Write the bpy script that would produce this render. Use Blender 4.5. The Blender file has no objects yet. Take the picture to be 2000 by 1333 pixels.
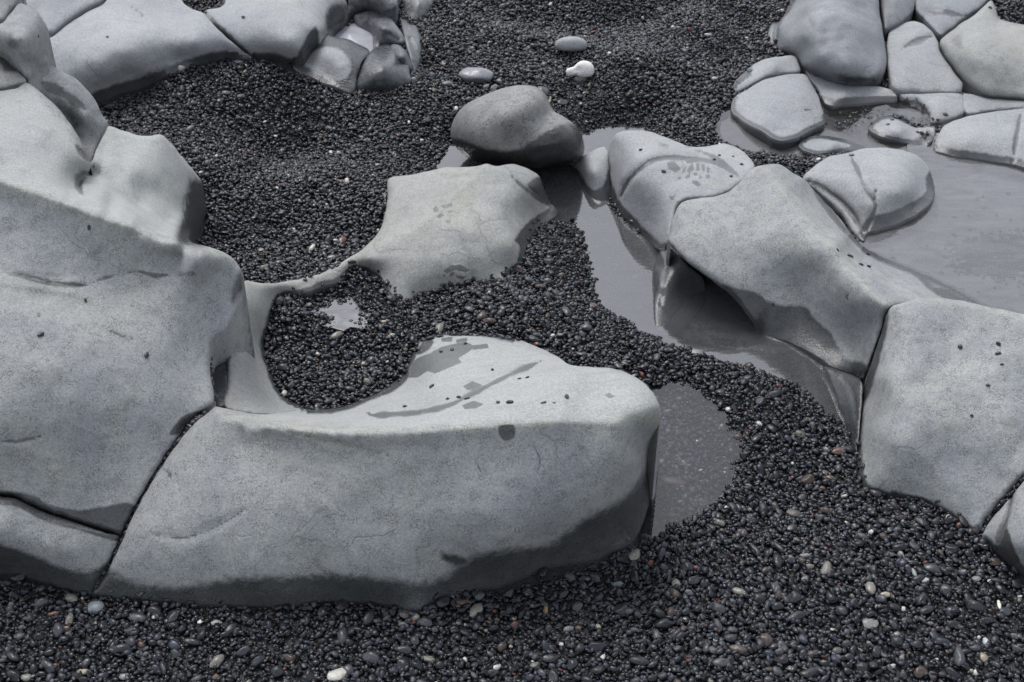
import bpy, bmesh, math, random
import numpy as np
from mathutils import Vector, Matrix, noise
from mathutils.bvhtree import BVHTree
from mathutils.geometry import delaunay_2d_cdt
random.seed(7); rng = np.random.default_rng(7)
S = bpy.context.scene; COL = S.collection
# ---------------------------------------------------------------- camera, sky, sun, exposure
PITCH = math.radians(38.0); CAMH = 1.6; LENS = 50.0; F = LENS/36*2000
FW = np.array([0, math.cos(PITCH), -math.sin(PITCH)]); UPV = np.array([0, math.sin(PITCH), math.cos(PITCH)])
CAM = np.array([0, 0, CAMH])
cd = bpy.data.cameras.new('camera'); cam = bpy.data.objects.new('camera', cd); COL.objects.link(cam)
cam.location = (0, 0, CAMH); cam.rotation_euler = (math.pi/2-PITCH, 0, 0)
cd.lens = LENS; cd.sensor_width = 36; cd.clip_start = .05; cd.clip_end = 500
cd.dof.use_dof = True; cd.dof.focus_distance = 2.35; cd.dof.aperture_fstop = 11
S.camera = cam
W = bpy.data.worlds.new('World'); S.world = W; W.use_nodes = True
nt = W.node_tree; bg = nt.nodes['Background']
sky = nt.nodes.new('ShaderNodeTexSky'); sky.sky_type = 'NISHITA'; sky.sun_disc = False
SUN_EL, SUN_ROT = math.radians(58), math.radians(-25)
sky.sun_elevation = SUN_EL; sky.sun_rotation = SUN_ROT
hs = nt.nodes.new('ShaderNodeHueSaturation'); hs.inputs['Saturation'].default_value = .30   # overcast: hardly any blue left
nt.links.new(sky.outputs[0], hs.inputs['Color']); nt.links.new(hs.outputs[0], bg.inputs['Color'])
bg.inputs['Strength'].default_value = .14
ld = bpy.data.lights.new('sun', 'SUN'); sun = bpy.data.objects.new('sun', ld); COL.objects.link(sun)
ld.energy = 1.1; ld.angle = math.radians(26); ld.color = (1, .98, .96)
sd = Vector((math.sin(SUN_ROT)*math.cos(SUN_EL), math.cos(SUN_ROT)*math.cos(SUN_EL), math.sin(SUN_EL)))
sun.rotation_euler = sd.to_track_quat('Z', 'Y').to_euler(); sun.location = (0, 0, 5)
S.view_settings.view_transform = 'Standard'; S.view_settings.look = 'None'
S.view_settings.exposure = 1.2; S.view_settings.gamma = 1
S.render.engine = 'CYCLES'; S.cycles.max_bounces = 6; S.cycles.transparent_max_bounces = 8
S.cycles.caustics_reflective = False; S.cycles.caustics_refractive = False
# ---------------------------------------------------------------- projection helpers (photo pixel at 2000 x 1333 -> world)
def rays(u, v):
    u = np.asarray(u, float); v = np.asarray(v, float)
    return FW + np.stack([(u-1000)/F, 0*u, 0*u], -1) + ((666.5-v)/F)[..., None]*UPV
def unproj(u, v, z):
    r = rays(u, v); t = (np.asarray(z, float)-CAMH)/r[..., 2]
    return CAM + r*t[..., None]
def proj(P):
    d = np.asarray(P)-CAM; w = d@FW
    return 1000+F*d[..., 0]/w, 666.5-F*(d@UPV)/w, w
# ---------------------------------------------------------------- thin plate spline
class TPS:
    def __init__(s, X, z, lam=1e-6):
        X = np.asarray(X, float); s.X = X; n = len(X); s.sc = np.ptp(X, axis=0).max()+1e-9; s.X = X/s.sc
        K = s.k(s.X, s.X)+lam*np.eye(n); P = np.c_[np.ones(n), s.X]
        A = np.block([[K, P], [P.T, np.zeros((3, 3))]])
        s.w = np.linalg.lstsq(A, np.r_[z, 0, 0, 0], rcond=None)[0]
    def k(s, A, B):
        r2 = ((A[:, None]-B[None])**2).sum(-1); return .5*r2*np.log(r2+1e-12)
    def __call__(s, X):
        X = np.asarray(X, float)/s.sc; out = np.empty(len(X))
        for i in range(0, len(X), 20000):
            x = X[i:i+20000]; out[i:i+20000] = s.k(x, s.X)@s.w[:-3]+np.c_[np.ones(len(x)), x]@s.w[-3:]
        return out
def dist_poly(P, line, closed=False):
    L = np.asarray(line, float)[:, :2]; A = L if closed else L[:-1]; B = np.roll(L, -1, 0) if closed else L[1:]
    best = np.full(len(P), 1e9)
    for a, b in zip(A, B):
        ab = b-a; t = np.clip(((P-a)@ab)/(ab@ab+1e-12), 0, 1)
        best = np.minimum(best, np.hypot(*(P-a-t[:, None]*ab).T))
    return best
def inside(P, poly):
    Q = np.asarray(poly, float)[:, :2]; r = np.zeros(len(P), bool); j = len(Q)-1
    for i in range(len(Q)):
        (xi, yi), (xj, yj) = Q[i], Q[j]
        c = ((yi > P[:, 1]) != (yj > P[:, 1])) & (P[:, 0] < (xj-xi)*(P[:, 1]-yi)/((yj-yi) if yj != yi else 1e-9)+xi)
        r ^= c; j = i
    return r
def sdist(P, poly):
    d = dist_poly(P, poly, True); return np.where(inside(P, poly), d, -d)
def sstep(a, b, x):
    t = np.clip((x-a)/(b-a), 0, 1); return t*t*(3-2*t)
def fbm(P, scale, octv=3, seed=0.):
    o = Vector((seed, seed*1.7, -seed))
    return np.array([noise.fractal(Vector(p)*scale+o, 1.0, 2.0, octv) for p in P])
def crom(pts, step, closed=True):
    """Catmull-Rom through (u, v, z, free) points, resampled about every step px."""
    P = np.asarray(pts, float); n = len(P); out = []
    rngi = range(n) if closed else range(n-1)
    for i in rngi:
        if closed: p0, p1, p2, p3 = P[i-1], P[i], P[(i+1) % n], P[(i+2) % n]
        else: p0, p1, p2, p3 = P[max(i-1, 0)], P[i], P[i+1], P[min(i+2, n-1)]
        L = np.hypot(*(p2-p1)[:2]); m = max(1, int(L/step))
        far = max(np.hypot(*(p1-p0)[:2]), np.hypot(*(p3-p2)[:2]))
        k = .5*min(1, 1.6*L/(far+1e-6))
        for t in np.arange(m)/m:
            m1 = (p2-p0)*k; m2 = (p3-p1)*k
            h = np.array([2*t**3-3*t**2+1, t**3-2*t**2+t, -2*t**3+3*t**2, t**3-t**2])
            q = h[0]*p1+h[1]*m1+h[2]*p2+h[3]*m2
            q[2:] = (1-t)*p1[2:]+t*p2[2:]
            out.append(q)
    if not closed: out.append(P[-1])
    return np.array(out)
# ---------------------------------------------------------------- materials
def mat(name):
    m = bpy.data.materials.new(name); m.use_nodes = True; n = m.node_tree
    return m, n, n.nodes['Principled BSDF']
def N(n, t, **kw):
    x = n.nodes.new(t)
    for k, v in kw.items():
        if k.startswith('i_'): x.inputs[k[2:].replace('_', ' ')].default_value = v
        else: setattr(x, k, v)
    return x
def mixc(n, fac, a, b, bt='MIX'):
    x = n.nodes.new('ShaderNodeMix'); x.data_type = 'RGBA'; x.blend_type = bt
    for s, val in ((x.inputs[0], fac), (x.inputs[6], a), (x.inputs[7], b)):
        if hasattr(val, 'is_linked'): n.links.new(val, s)
        else: s.default_value = val if isinstance(val, (int, float)) else (*val, 1)
    return x.outputs[2]
def mth(n, op, a, b=0., c=0., clamp=False):
    x = n.nodes.new('ShaderNodeMath'); x.operation = op; x.use_clamp = clamp
    for s, val in zip(x.inputs, (a, b, c)):
        if hasattr(val, 'is_linked'): n.links.new(val, s)
        else: s.default_value = val
    return x.outputs[0]
def ramp(n, fac, lo, hi, a=0., b=1.):
    x = n.nodes.new('ShaderNodeMapRange'); x.interpolation_type = 'SMOOTHSTEP'
    n.links.new(fac, x.inputs[0])
    for i, v in zip((1, 2, 3, 4), (lo, hi, a, b)): x.inputs[i].default_value = v
    return x.outputs[0]
def noi(n, co, scale, det=4, rough=.55, dist=0.):
    x = N(n, 'ShaderNodeTexNoise'); x.inputs['Scale'].default_value = scale; x.inputs['Detail'].default_value = det
    x.inputs['Roughness'].default_value = rough; x.inputs['Distortion'].default_value = dist
    n.links.new(co, x.inputs['Vector']); return x.outputs[0]
def rock_material(name, light, dark, pits, pitscale, glossy=.75, wetdark=(.20, .205, .21)):
    m, n, b = mat(name); co = N(n, 'ShaderNodeNewGeometry').outputs['Position']
    wet = N(n, 'ShaderNodeAttribute', attribute_name='wet').outputs['Fac']
    crk = N(n, 'ShaderNodeAttribute', attribute_name='crack').outputs['Fac']
    tin = N(n, 'ShaderNodeAttribute', attribute_name='tint').outputs['Fac']
    big = noi(n, co, 5.5, 6, .62, .6); mid = noi(n, co, 34, 5, .65, .3); fine = noi(n, co, 260, 3, .6)
    grain = noi(n, co, 620, 2, .6)
    c = mixc(n, ramp(n, big, .36, .66), dark, light)
    c = mixc(n, ramp(n, mid, .5, .8, 0, .28), c, tuple(x*.72 for x in dark))
    c = mixc(n, ramp(n, noi(n, co, 9, 5, .7, 1.2), .5, .72, 0, .3), c, (light[0]*1.0, light[1]*.98, light[2]*.80))
    c = mixc(n, mth(n, 'MULTIPLY', tin, ramp(n, mid, .3, .65, 0, .6)), c, (.29, .295, .232))
    pal = N(n, 'ShaderNodeAttribute', attribute_name='pale').outputs['Fac']
    pal = ramp(n, mth(n, 'ADD', pal, mth(n, 'MULTIPLY', mth(n, 'SUBTRACT', mid, .5), .5)), .25, .75)
    c = mixc(n, mth(n, 'MULTIPLY', pal, .55), c, (.285, .292, .282))
    g = ramp(n, fine, .3, .7, .84, 1.13); cg = N(n, 'ShaderNodeCombineColor')
    for i in range(3): n.links.new(g, cg.inputs[i])
    c = mixc(n, 1., c, cg.outputs[0], 'MULTIPLY')
    g2 = ramp(n, grain, .25, .75, .80, 1.18); cg2 = N(n, 'ShaderNodeCombineColor')
    for i in range(3): n.links.new(g2, cg2.inputs[i])
    c = mixc(n, 1., c, cg2.outputs[0], 'MULTIPLY')
    vo = N(n, 'ShaderNodeTexVoronoi'); vo.inputs['Scale'].default_value = pitscale; n.links.new(co, vo.inputs['Vector'])
    dens = ramp(n, noi(n, co, 60, 2, .5), .35, .65, .12, .42)
    # hairline cracks and faint weathering streaks
    wv = N(n, 'ShaderNodeVectorMath', operation='ADD'); nz = N(n, 'ShaderNodeTexNoise'); nz.inputs['Scale'].default_value = 9; nz.inputs['Detail'].default_value = 5; n.links.new(co, nz.inputs['Vector'])
    sc3 = N(n, 'ShaderNodeVectorMath', operation='SCALE'); sc3.inputs['Scale'].default_value = .16; n.links.new(nz.outputs['Color'], sc3.inputs[0]); n.links.new(co, wv.inputs[0]); n.links.new(sc3.outputs[0], wv.inputs[1])
    ve = N(n, 'ShaderNodeTexVoronoi', feature='DISTANCE_TO_EDGE'); ve.inputs['Scale'].default_value = 5.2; n.links.new(wv.outputs[0], ve.inputs['Vector'])
    hair = mth(n, 'MULTIPLY', ramp(n, ve.outputs['Distance'], .003, .016, 1, 0), ramp(n, noi(n, co, 4.5, 3, .6), .52, .66))
    halo = mth(n, 'MULTIPLY', ramp(n, ve.outputs['Distance'], .0, .10, 1, 0), ramp(n, noi(n, co, 4.5, 3, .6), .50, .66))
    c = mixc(n, mth(n, 'MULTIPLY', halo, .16), c, (.15, .155, .155)); c = mixc(n, mth(n, 'MULTIPLY', hair, .27), c, (.07, .07, .066))
    ms = N(n, 'ShaderNodeMapping'); n.links.new(co, ms.inputs[0]); ms.inputs['Scale'].default_value = (1, 3.2, 5); ms.inputs['Rotation'].default_value = (0, 0, .35)
    c = mixc(n, ramp(n, noi(n, ms.outputs[0], 7, 6, .68, .8), .50, .76, 0, .38), c, tuple(x*.66 for x in dark))
    pit = mth(n, 'MULTIPLY', mth(n, 'LESS_THAN', vo.outputs['Distance'], dens), pits)
    pit = mth(n, 'MULTIPLY', pit, mth(n, 'SUBTRACT', 1., mth(n, 'MULTIPLY', pal, .85)))
    c = mixc(n, pit, c, (.055, .057, .058))
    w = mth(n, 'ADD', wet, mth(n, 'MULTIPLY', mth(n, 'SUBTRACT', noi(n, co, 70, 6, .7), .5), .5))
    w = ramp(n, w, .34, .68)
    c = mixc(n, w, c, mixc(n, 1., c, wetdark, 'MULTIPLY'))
    dm = N(n, 'ShaderNodeAttribute', attribute_name='damp').outputs['Fac']
    dm = ramp(n, mth(n, 'ADD', dm, mth(n, 'MULTIPLY', mth(n, 'SUBTRACT', noi(n, co, 110, 4, .65), .5), .55)), .36, .62)
    dm = mth(n, 'MULTIPLY', dm, mth(n, 'SUBTRACT', 1., w))
    c = mixc(n, dm, c, mixc(n, 1., c, (.38, .385, .385), 'MULTIPLY')); w = mth(n, 'MAXIMUM', w, mth(n, 'MULTIPLY', dm, .6))
    c = mixc(n, mth(n, 'MULTIPLY', crk, ramp(n, mid, .2, .55, .6, 1.)), c, (.022, .021, .019))
    n.links.new(c, b.inputs['Base Color'])
    n.links.new(ramp(n, w, 0, 1, glossy, .27), b.inputs['Roughness'])
    b.inputs['Specular IOR Level'].default_value = .42
    hgt = mth(n, 'ADD', mth(n, 'MULTIPLY', fine, .45), mth(n, 'MULTIPLY', grain, .25))
    hgt = mth(n, 'ADD', hgt, mth(n, 'MULTIPLY', mid, 1.6))
    hgt = mth(n, 'SUBTRACT', hgt, mth(n, 'MULTIPLY', pit, .7)); hgt = mth(n, 'SUBTRACT', hgt, mth(n, 'MULTIPLY', hair, .5))
    bp = N(n, 'ShaderNodeBump'); bp.inputs['Strength'].default_value = .55; bp.inputs['Distance'].default_value = .0022
    n.links.new(hgt, bp.inputs['Height']); n.links.new(bp.outputs[0], b.inputs['Normal'])
    return m
ROUGH = rock_material('pitted grey basalt', (.255, .261, .256), (.195, .203, .211), .6, 430)
SMOOTH = rock_material('smooth grey basalt', (.262, .268, .271), (.216, .224, .233), .2, 300, .7)
OLIVE = rock_material('pale olive basalt', (.262, .264, .245), (.218, .223, .218), .3, 380)
DARK = rock_material('damp dark basalt', (.150, .155, .165), (.075, .08, .088), .35, 150, .5)
BOULD = rock_material('vesicular dark basalt', (.22, .218, .212), (.12, .12, .12), .6, 160, .6)
BLUE = rock_material('damp blue grey basalt', (.205, .212, .224), (.135, .142, .153), .15, 150, .6)
FLOOR = rock_material('silty pool floor', (.25, .25, .25), (.19, .19, .19), .1, 150, .6)
MURK = rock_material('brown channel floor', (.15, .145, .13), (.11, .106, .096), .1, 150, .6)
def pebble_material(name, instancer):
    m, n, b = mat(name)
    at = N(n, 'ShaderNodeAttribute', attribute_name='col'); at.attribute_type = 'INSTANCER' if instancer else 'OBJECT'
    tc = N(n, 'ShaderNodeTexCoord').outputs['Object']; co = N(n, 'ShaderNodeNewGeometry').outputs['Position']
    sp = noi(n, co, 420, 3, .6)
    g = ramp(n, sp, .3, .75, .72, 1.3); cg = N(n, 'ShaderNodeCombineColor')
    for i in range(3): n.links.new(g, cg.inputs[i])
    n.links.new(mixc(n, 1., at.outputs['Color'], cg.outputs[0], 'MULTIPLY'), b.inputs['Base Color'])
    n.links.new(ramp(n, noi(n, co, 160, 2, .5), .35, .65, .22, .5), b.inputs['Roughness'])
    b.inputs['Specular IOR Level'].default_value = .38
    bp = N(n, 'ShaderNodeBump'); bp.inputs['Strength'].default_value = .4; bp.inputs['Distance'].default_value = .0008
    n.links.new(noi(n, co, 500, 3, .6), bp.inputs['Height']); n.links.new(bp.outputs[0], b.inputs['Normal'])
    return m
PEB_I = pebble_material('wet pebble', True); PEB_O = pebble_material('wet single pebble', False)
m, n, b = mat('black grit'); BED = m
co = N(n, 'ShaderNodeNewGeometry').outputs['Position']
n.links.new(mixc(n, ramp(n, noi(n, co, 300, 3, .6), .35, .65), (.006, .006, .007), (.022, .023, .026)), b.inputs['Base Color'])
b.inputs['Roughness'].default_value = .6
bp = N(n, 'ShaderNodeBump'); bp.inputs['Strength'].default_value = 1; bp.inputs['Distance'].default_value = .003
n.links.new(noi(n, co, 260, 3, .6), bp.inputs['Height']); n.links.new(bp.outputs[0], b.inputs['Normal'])
def water_material(name, milk_sheen, milk_sheen_col, ripple=.5, ior=1.75, patch=.78):
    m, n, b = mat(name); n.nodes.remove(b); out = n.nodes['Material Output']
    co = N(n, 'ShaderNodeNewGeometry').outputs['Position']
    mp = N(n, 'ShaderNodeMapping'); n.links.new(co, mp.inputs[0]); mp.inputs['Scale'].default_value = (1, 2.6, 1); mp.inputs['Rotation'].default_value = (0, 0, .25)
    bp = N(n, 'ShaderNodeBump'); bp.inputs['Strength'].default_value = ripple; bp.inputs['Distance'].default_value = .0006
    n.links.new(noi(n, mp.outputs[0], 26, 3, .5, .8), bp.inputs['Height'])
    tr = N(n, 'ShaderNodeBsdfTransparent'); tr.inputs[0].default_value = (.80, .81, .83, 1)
    df = N(n, 'ShaderNodeBsdfDiffuse'); n.links.new(mixc(n, ramp(n, noi(n, mp.outputs[0], 14, 4, .6, 1.), .3, .7), milk_sheen_col, tuple(x*patch for x in milk_sheen_col)), df.inputs[0])  # diffuse share: cloudy water, plus sky sheen painted on stream and puddles
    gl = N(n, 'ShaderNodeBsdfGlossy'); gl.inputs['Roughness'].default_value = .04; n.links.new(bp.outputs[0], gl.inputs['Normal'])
    fr = N(n, 'ShaderNodeFresnel'); fr.inputs['IOR'].default_value = ior; n.links.new(bp.outputs[0], fr.inputs['Normal'])  # index above real water, for a stronger sky reflection
    m1 = N(n, 'ShaderNodeMixShader'); m1.inputs[0].default_value = milk_sheen
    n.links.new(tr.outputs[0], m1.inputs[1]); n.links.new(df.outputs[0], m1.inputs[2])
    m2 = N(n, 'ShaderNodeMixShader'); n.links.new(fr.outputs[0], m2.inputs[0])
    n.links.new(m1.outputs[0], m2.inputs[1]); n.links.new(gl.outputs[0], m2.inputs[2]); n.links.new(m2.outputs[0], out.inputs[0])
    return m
# ---------------------------------------------------------------- object helpers
def tag(o, label=None, cat=None, group=None, kind=None):
    if label: o['label'] = label
    if cat: o['category'] = cat
    if group: o['group'] = group
    if kind: o['kind'] = kind
    return o
def mesh_obj(name, V, Fc, material, smooth=True, attrs=None):
    me = bpy.data.meshes.new(name); me.from_pydata([tuple(map(float, p)) for p in V], [], Fc)
    if attrs:
        for k, a in attrs.items():
            at = me.attributes.new(k, 'FLOAT', 'POINT'); at.data.foreach_set('value', np.asarray(a, np.float32))
    me.materials.append(material)
    if smooth: me.polygons.foreach_set('use_smooth', [True]*len(me.polygons))
    me.update(); o = bpy.data.objects.new(name, me); COL.objects.link(o); return o
# ---------------------------------------------------------------- ground height (metres; measured at photo landmarks)
GP = [(-600,-300,.12),(400,-400,.12),(1000,-400,.1),(1600,-400,.06),(2500,-300,.08),(410,5,.12),(900,0,.075),(1200,0,.07),(1450,50,.06),
(1150,150,.05),(1000,60,.055),(850,120,.05),(1300,240,.03),(1400,262,.032),(900,260,.02),(1180,262,.006),(875,305,.006),(1080,380,.006),
(1140,405,.008),(1200,540,.008),(1250,620,.008),(1100,480,.035),(1060,520,.045),(1130,600,.036),(1000,600,.042),(850,610,.04),(1200,700,.028),(1350,700,.010),
(1350,745,.010),(1480,760,.02),(1560,800,.018),(1640,850,.010),(1500,860,.012),(1440,900,.008),(1340,1030,.008),(1300,850,.007),(1560,960,-.006),
(1700,1000,.024),(1900,1075,.022),(2250,1250,.015),(1500,1100,.01),(1250,1110,.0),(900,1200,.0),(500,1210,0),(0,1150,.01),(-300,1150,.01),
(1000,1600,0),(0,1600,0),(2000,1600,.02),(-500,1600,0),(2600,1600,.02),(560,585,.042),(605,577,.049),(650,560,.049),(735,565,.050),(775,605,.044),(650,551,.048),(660,555,.046),(710,560,.045),(765,600,.042),(660,610,.028),(760,620,.038),(700,720,.012),(600,760,.030),(560,680,.026),
(800,640,.040),(790,700,.034),(480,530,.035),(600,520,.035),(600,470,.042),(700,470,.038),(700,430,.045),(450,400,.05),(400,300,.065),(590,285,-.005),(520,320,.02),(560,240,.03),(640,250,.035),(650,380,.055),
(600,200,.06),(450,150,.085),(300,170,.08),(250,200,.075),(700,270,.04),(750,200,.05),(800,320,.03),(600,340,.05),(1700,100,.05),(1950,100,.06),
(1600,240,.035),(1800,260,.035),(1520,315,.045),(1950,400,.038),(2200,600,.038),(1750,450,.038),(1970,10,.098),(1750,-60,.035),(1850,0,.035),(1640,-90,.04),(1900,60,.035),(1600,60,.04),(2050,215,.035),(2250,280,.035),(1950,210,.035),(-500,600,.05),(200,600,.05),
(1060,40,.03),(1250,50,.03),(1230,110,.075),(1350,30,.08),(1330,120,.05),(300,900,.0),(1000,900,.0),(1800,800,.02),(1500,550,.0)]
gp = np.array(GP); gw = unproj(gp[:, 0], gp[:, 1], gp[:, 2]); _g = TPS(gw[:, :2], gp[:, 2], 1e-5)
def G0(XY):
    XY = np.asarray(XY, float); z = np.empty(len(XY))
    z = _g(XY); n2 = np.array([noise.noise(Vector((x*3.6, y*3.6, 5.1)))*.026+noise.noise(Vector((x*8, y*8, 3.1)))*.014+noise.noise(Vector((x*19, y*19, 8)))*.0032 for x, y in XY])
    r = np.hypot(XY[:, 0], XY[:, 1]-2.3); far = sstep(2.6, 5, r)
    calm = sstep(.012, .05, z)*.9+.1; calm = np.maximum(calm, sstep(2.05, 1.75, XY[:, 1])*.35)
    return (z+n2*calm)*(1-far)+.08*far
def base_px(u, v):
    u = np.atleast_1d(np.asarray(u, float)); v = np.atleast_1d(np.asarray(v, float)); z = np.full(len(u), .03)
    for _ in range(14):
        P = unproj(u, v, z); z = .5*z+.5*G0(P[:, :2])
    return z
POOLS = [  # name, label, level, depth, photo outline
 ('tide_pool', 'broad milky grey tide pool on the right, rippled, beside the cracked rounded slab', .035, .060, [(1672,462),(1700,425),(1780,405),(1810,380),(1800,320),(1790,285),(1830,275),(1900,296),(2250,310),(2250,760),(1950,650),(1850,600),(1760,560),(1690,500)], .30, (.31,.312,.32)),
 ('stream_pool', 'narrow winding channel of water between the gravel bar and the long ridge rock', .0, .030, [(858,335),(868,290),(905,275),(1000,268),(1140,262),(1165,251),(1215,246),(1262,252),(1240,300),(1200,330),(1190,400),(1250,450),(1290,485),(1330,480),(1480,620),(1600,670),(1690,710),(1705,800),(1680,860),(1662,862),(1640,825),(1598,795),(1560,755),(1512,734),(1440,714),(1378,694),(1308,672),(1252,650),(1212,622),(1168,592),(1156,540),(1150,490),(1135,455),(1120,437),(1085,432),(1050,400),(1000,345)], .18, (.29,.292,.305)),  # paler diffuse share adds painted sky brightness to the channel
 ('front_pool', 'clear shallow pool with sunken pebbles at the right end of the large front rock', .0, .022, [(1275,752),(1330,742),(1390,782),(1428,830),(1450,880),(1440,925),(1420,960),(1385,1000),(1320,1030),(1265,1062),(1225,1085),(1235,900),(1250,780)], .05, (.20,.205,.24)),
 ('puddle', 'small bright puddle', .0300, .021, [(606,610),(622,604),(626,594),(640,597),(650,583),(664,590),(682,582),(690,592),(706,594),(700,604),(726,610),(704,617),(698,632),(684,626),(668,634),(650,624),(628,630),(632,617)], .42, (.40,.40,.42)),  # whitish diffuse colour stands in for the sky's reflection
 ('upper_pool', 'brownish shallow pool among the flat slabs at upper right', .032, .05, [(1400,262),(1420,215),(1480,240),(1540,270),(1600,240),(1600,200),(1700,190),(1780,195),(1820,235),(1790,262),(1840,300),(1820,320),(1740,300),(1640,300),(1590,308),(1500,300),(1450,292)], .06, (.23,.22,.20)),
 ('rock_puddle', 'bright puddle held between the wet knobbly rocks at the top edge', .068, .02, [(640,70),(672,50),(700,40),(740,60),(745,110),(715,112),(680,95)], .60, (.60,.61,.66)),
]
POOLW = []
for nm, lb, wl, dp, pl, mk, mc in POOLS:
    q = crom([(a, c, 0, 0) for a, c in pl], 12); POOLW.append((wl, dp, unproj(q[:, 0], q[:, 1], wl)[:, :2]))
def GZ(XY, z0=None):
    """bed height with the pools hollowed out"""
    z = G0(XY) if z0 is None else z0.copy()
    for wl, dp, pw in POOLW:
        lo, hi = pw.min(0)-.12, pw.max(0)+.12; k = ((XY > lo) & (XY < hi)).all(1)
        if not k.any(): continue
        d = sdist(XY[k], pw); d = d+np.array([noise.noise(Vector((x*22, y*22, 2.2)))*.010+noise.noise(Vector((x*60, y*60, 7)))*.004 for x, y in XY[k]]); t = wl+.0035-dp*sstep(-.010, .030, d); near = sstep(-.10, -.005, d)
        zz = z[k]; z[k] = np.where(d > -.012, np.minimum(zz, t), zz*(1-near)+np.minimum(zz, wl+.0045+np.maximum(-d-.01, 0)*.25)*near)
    return z
def row(pts, dv=0, dz=0., step=26):
    """points every few px along a crest, optionally shifted down the picture and in height"""
    q = crom([(p[0], p[1]+dv, p[2]+dz, 0) for p in pts], step, False); return [tuple(x[:3]) for x in q]
# ---------------------------------------------------------------- rock builder
ROCKS = []
def rock(name, label, outline, inner, material, grooves=(), wet=(), stains=(), tint=(), fine=(), pale=(), crease=(), w=5, R=.003,
         step=5.0, lump=.004, band=14, cat='rock', group=None, jit=.7, kind=None, back=.035, zs=1., under=None, lip=0.):
    """outline: (u,v) touches the ground, (u,v,z) stands free at height z; inner: (u,v,z);
    the surface between them is a thin plate; grooves: (points, depth, width px, darkness, damp width px)"""
    outline = [p if len(p) < 3 else (p[0], p[1], .03+(p[2]-.03)*zs) for p in outline]; inner = [(p[0], p[1], .03+(p[2]-.03)*zs) for p in inner]
    o4 = [(p[0], p[1], p[2] if len(p) > 2 else 0, 1. if len(p) > 2 else 0.) for p in outline]
    B = crom(o4, 3.2 if step < 5.5 else 4.0)
    zb = base_px(B[:, 0], B[:, 1])-.007+lip
    B[:, 2] = np.where(B[:, 3] > .999, B[:, 2], 0)
    # free parts keep their z, contact parts take the bed's, mixed stretches blend
    fr = B[:, 3]; raw = crom(o4, 3.2 if step < 5.5 else 4.0)[:, 2]
    B[:, 2] = np.where(fr <= 0, zb, np.where(fr >= 1, raw, raw/np.maximum(fr, 1e-3)*fr+zb*(1-fr)))
    if jit:
        s = rng.random()*50
        B[:, 0] += [noise.noise(Vector((a*.05, c*.05, s)))*jit*2.2 for a, c in B[:, :2]]
        B[:, 1] += [noise.noise(Vector((a*.05, c*.05, s+9)))*jit*2.2 for a, c in B[:, :2]]
    sub = B[::max(1, int(len(B)/130))]
    C = np.vstack([sub[:, :3], np.array(inner, float).reshape(-1, 3)]) if len(inner) else sub[:, :3]
    f = TPS(C[:, :2], C[:, 2], 2e-6)
    lo, hi = B[:, :2].min(0), B[:, :2].max(0)
    gx, gy = np.meshgrid(np.arange(lo[0], hi[0], step), np.arange(lo[1], hi[1], step)); gx = gx+(np.arange(gx.shape[0]) % 2)[:, None]*step*.5
    P = np.c_[gx.ravel(), gy.ravel()]
    offf = (P[:, 0] < -30) | (P[:, 0] > 2030) | (P[:, 1] < -30)
    P = P[~offf | ((np.arange(len(P)) % 5) == 0)]
    for (x0, y0, x1, y1) in fine:
        P = P[~((P[:, 0] > x0) & (P[:, 0] < x1) & (P[:, 1] > y0) & (P[:, 1] < y1))]
        a, c = np.meshgrid(np.arange(x0, x1, 2.), np.arange(y0, y1, 2.)); P = np.vstack([P, np.c_[a.ravel(), c.ravel()]])
    dd = sdist(P, B); P = P[dd > step*.75]
    nb = np.roll(B[:, :2], -1, 0)-np.roll(B[:, :2], 1, 0); nb = np.c_[-nb[:, 1], nb[:, 0]]; nb /= np.hypot(*nb.T)[:, None]+1e-9
    if inside((B[:, :2]+nb*1.5), B).mean() < .5: nb = -nb
    ring = B[:, :2]+nb*1.6; ring = ring[sdist(ring, B) > 1.2]
    P = np.vstack([B[:, :2], ring, P]); nB = len(B)
    vs, es, fs, ov, oe, of = delaunay_2d_cdt([Vector(p) for p in P], [], [list(range(nB))], 1, 1e-4)
    V2 = np.array([tuple(x) for x in vs]); T = [list(x) for x in fs]
    z = f(V2); db = dist_poly(V2, B, True)
    # boundary z exact
    free = np.zeros(len(V2)); near = np.argmin(((V2[:, None]-B[None, ::4, :2])**2).sum(-1), 1) if len(V2)*nB/4 < 6e7 else \
        np.concatenate([np.argmin(((V2[i:i+4000, None]-B[None, ::4, :2])**2).sum(-1), 1) for i in range(0, len(V2), 4000)])
    free = B[::4, 3][near]; t = np.clip(1-db/w, 0, 1)
    z -= free*R*(1-np.sqrt(np.maximum(1-t*t, 0)))
    for cl, ch, cw in crease: z += ch*np.exp(-dist_poly(V2, crom([(a, c, 0, 0) for a, c in cl], 10, False))/cw)
    dmp = np.zeros(len(V2)); wetv = np.zeros(len(V2)); crk = np.zeros(len(V2)); tn = np.zeros(len(V2))
    for gr in grooves:
        line = crom([(a, c, 0, 0) for a, c in gr[0]], 8, False); d = dist_poly(V2, line)
        jn = np.array([1+.5*noise.noise(Vector((a*.03, c*.03, 4))) for a, c in V2])
        dz, gwid, dk, dw = gr[1:5]; de = np.minimum(np.hypot(*(V2-line[0, :2]).T), np.hypot(*(V2-line[-1, :2]).T)); jn = jn*np.clip(de/30+.12, .12, 1)
        fade = np.clip(.85+.9*np.array([noise.noise(Vector((a*.021, c*.021, 17+len(ROCKS)))) for a, c in V2]), .5, 1)
        z -= dz*np.exp(-(d/(gwid*jn))**2); crk = np.maximum(crk, fade*dk*np.exp(-(d/(gwid*.42*jn))**2))
        if dw: dmp = np.maximum(dmp, np.clip(1.05-.6*d/(dw*jn), 0, 1)*.9*np.sqrt(fade))
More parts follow.
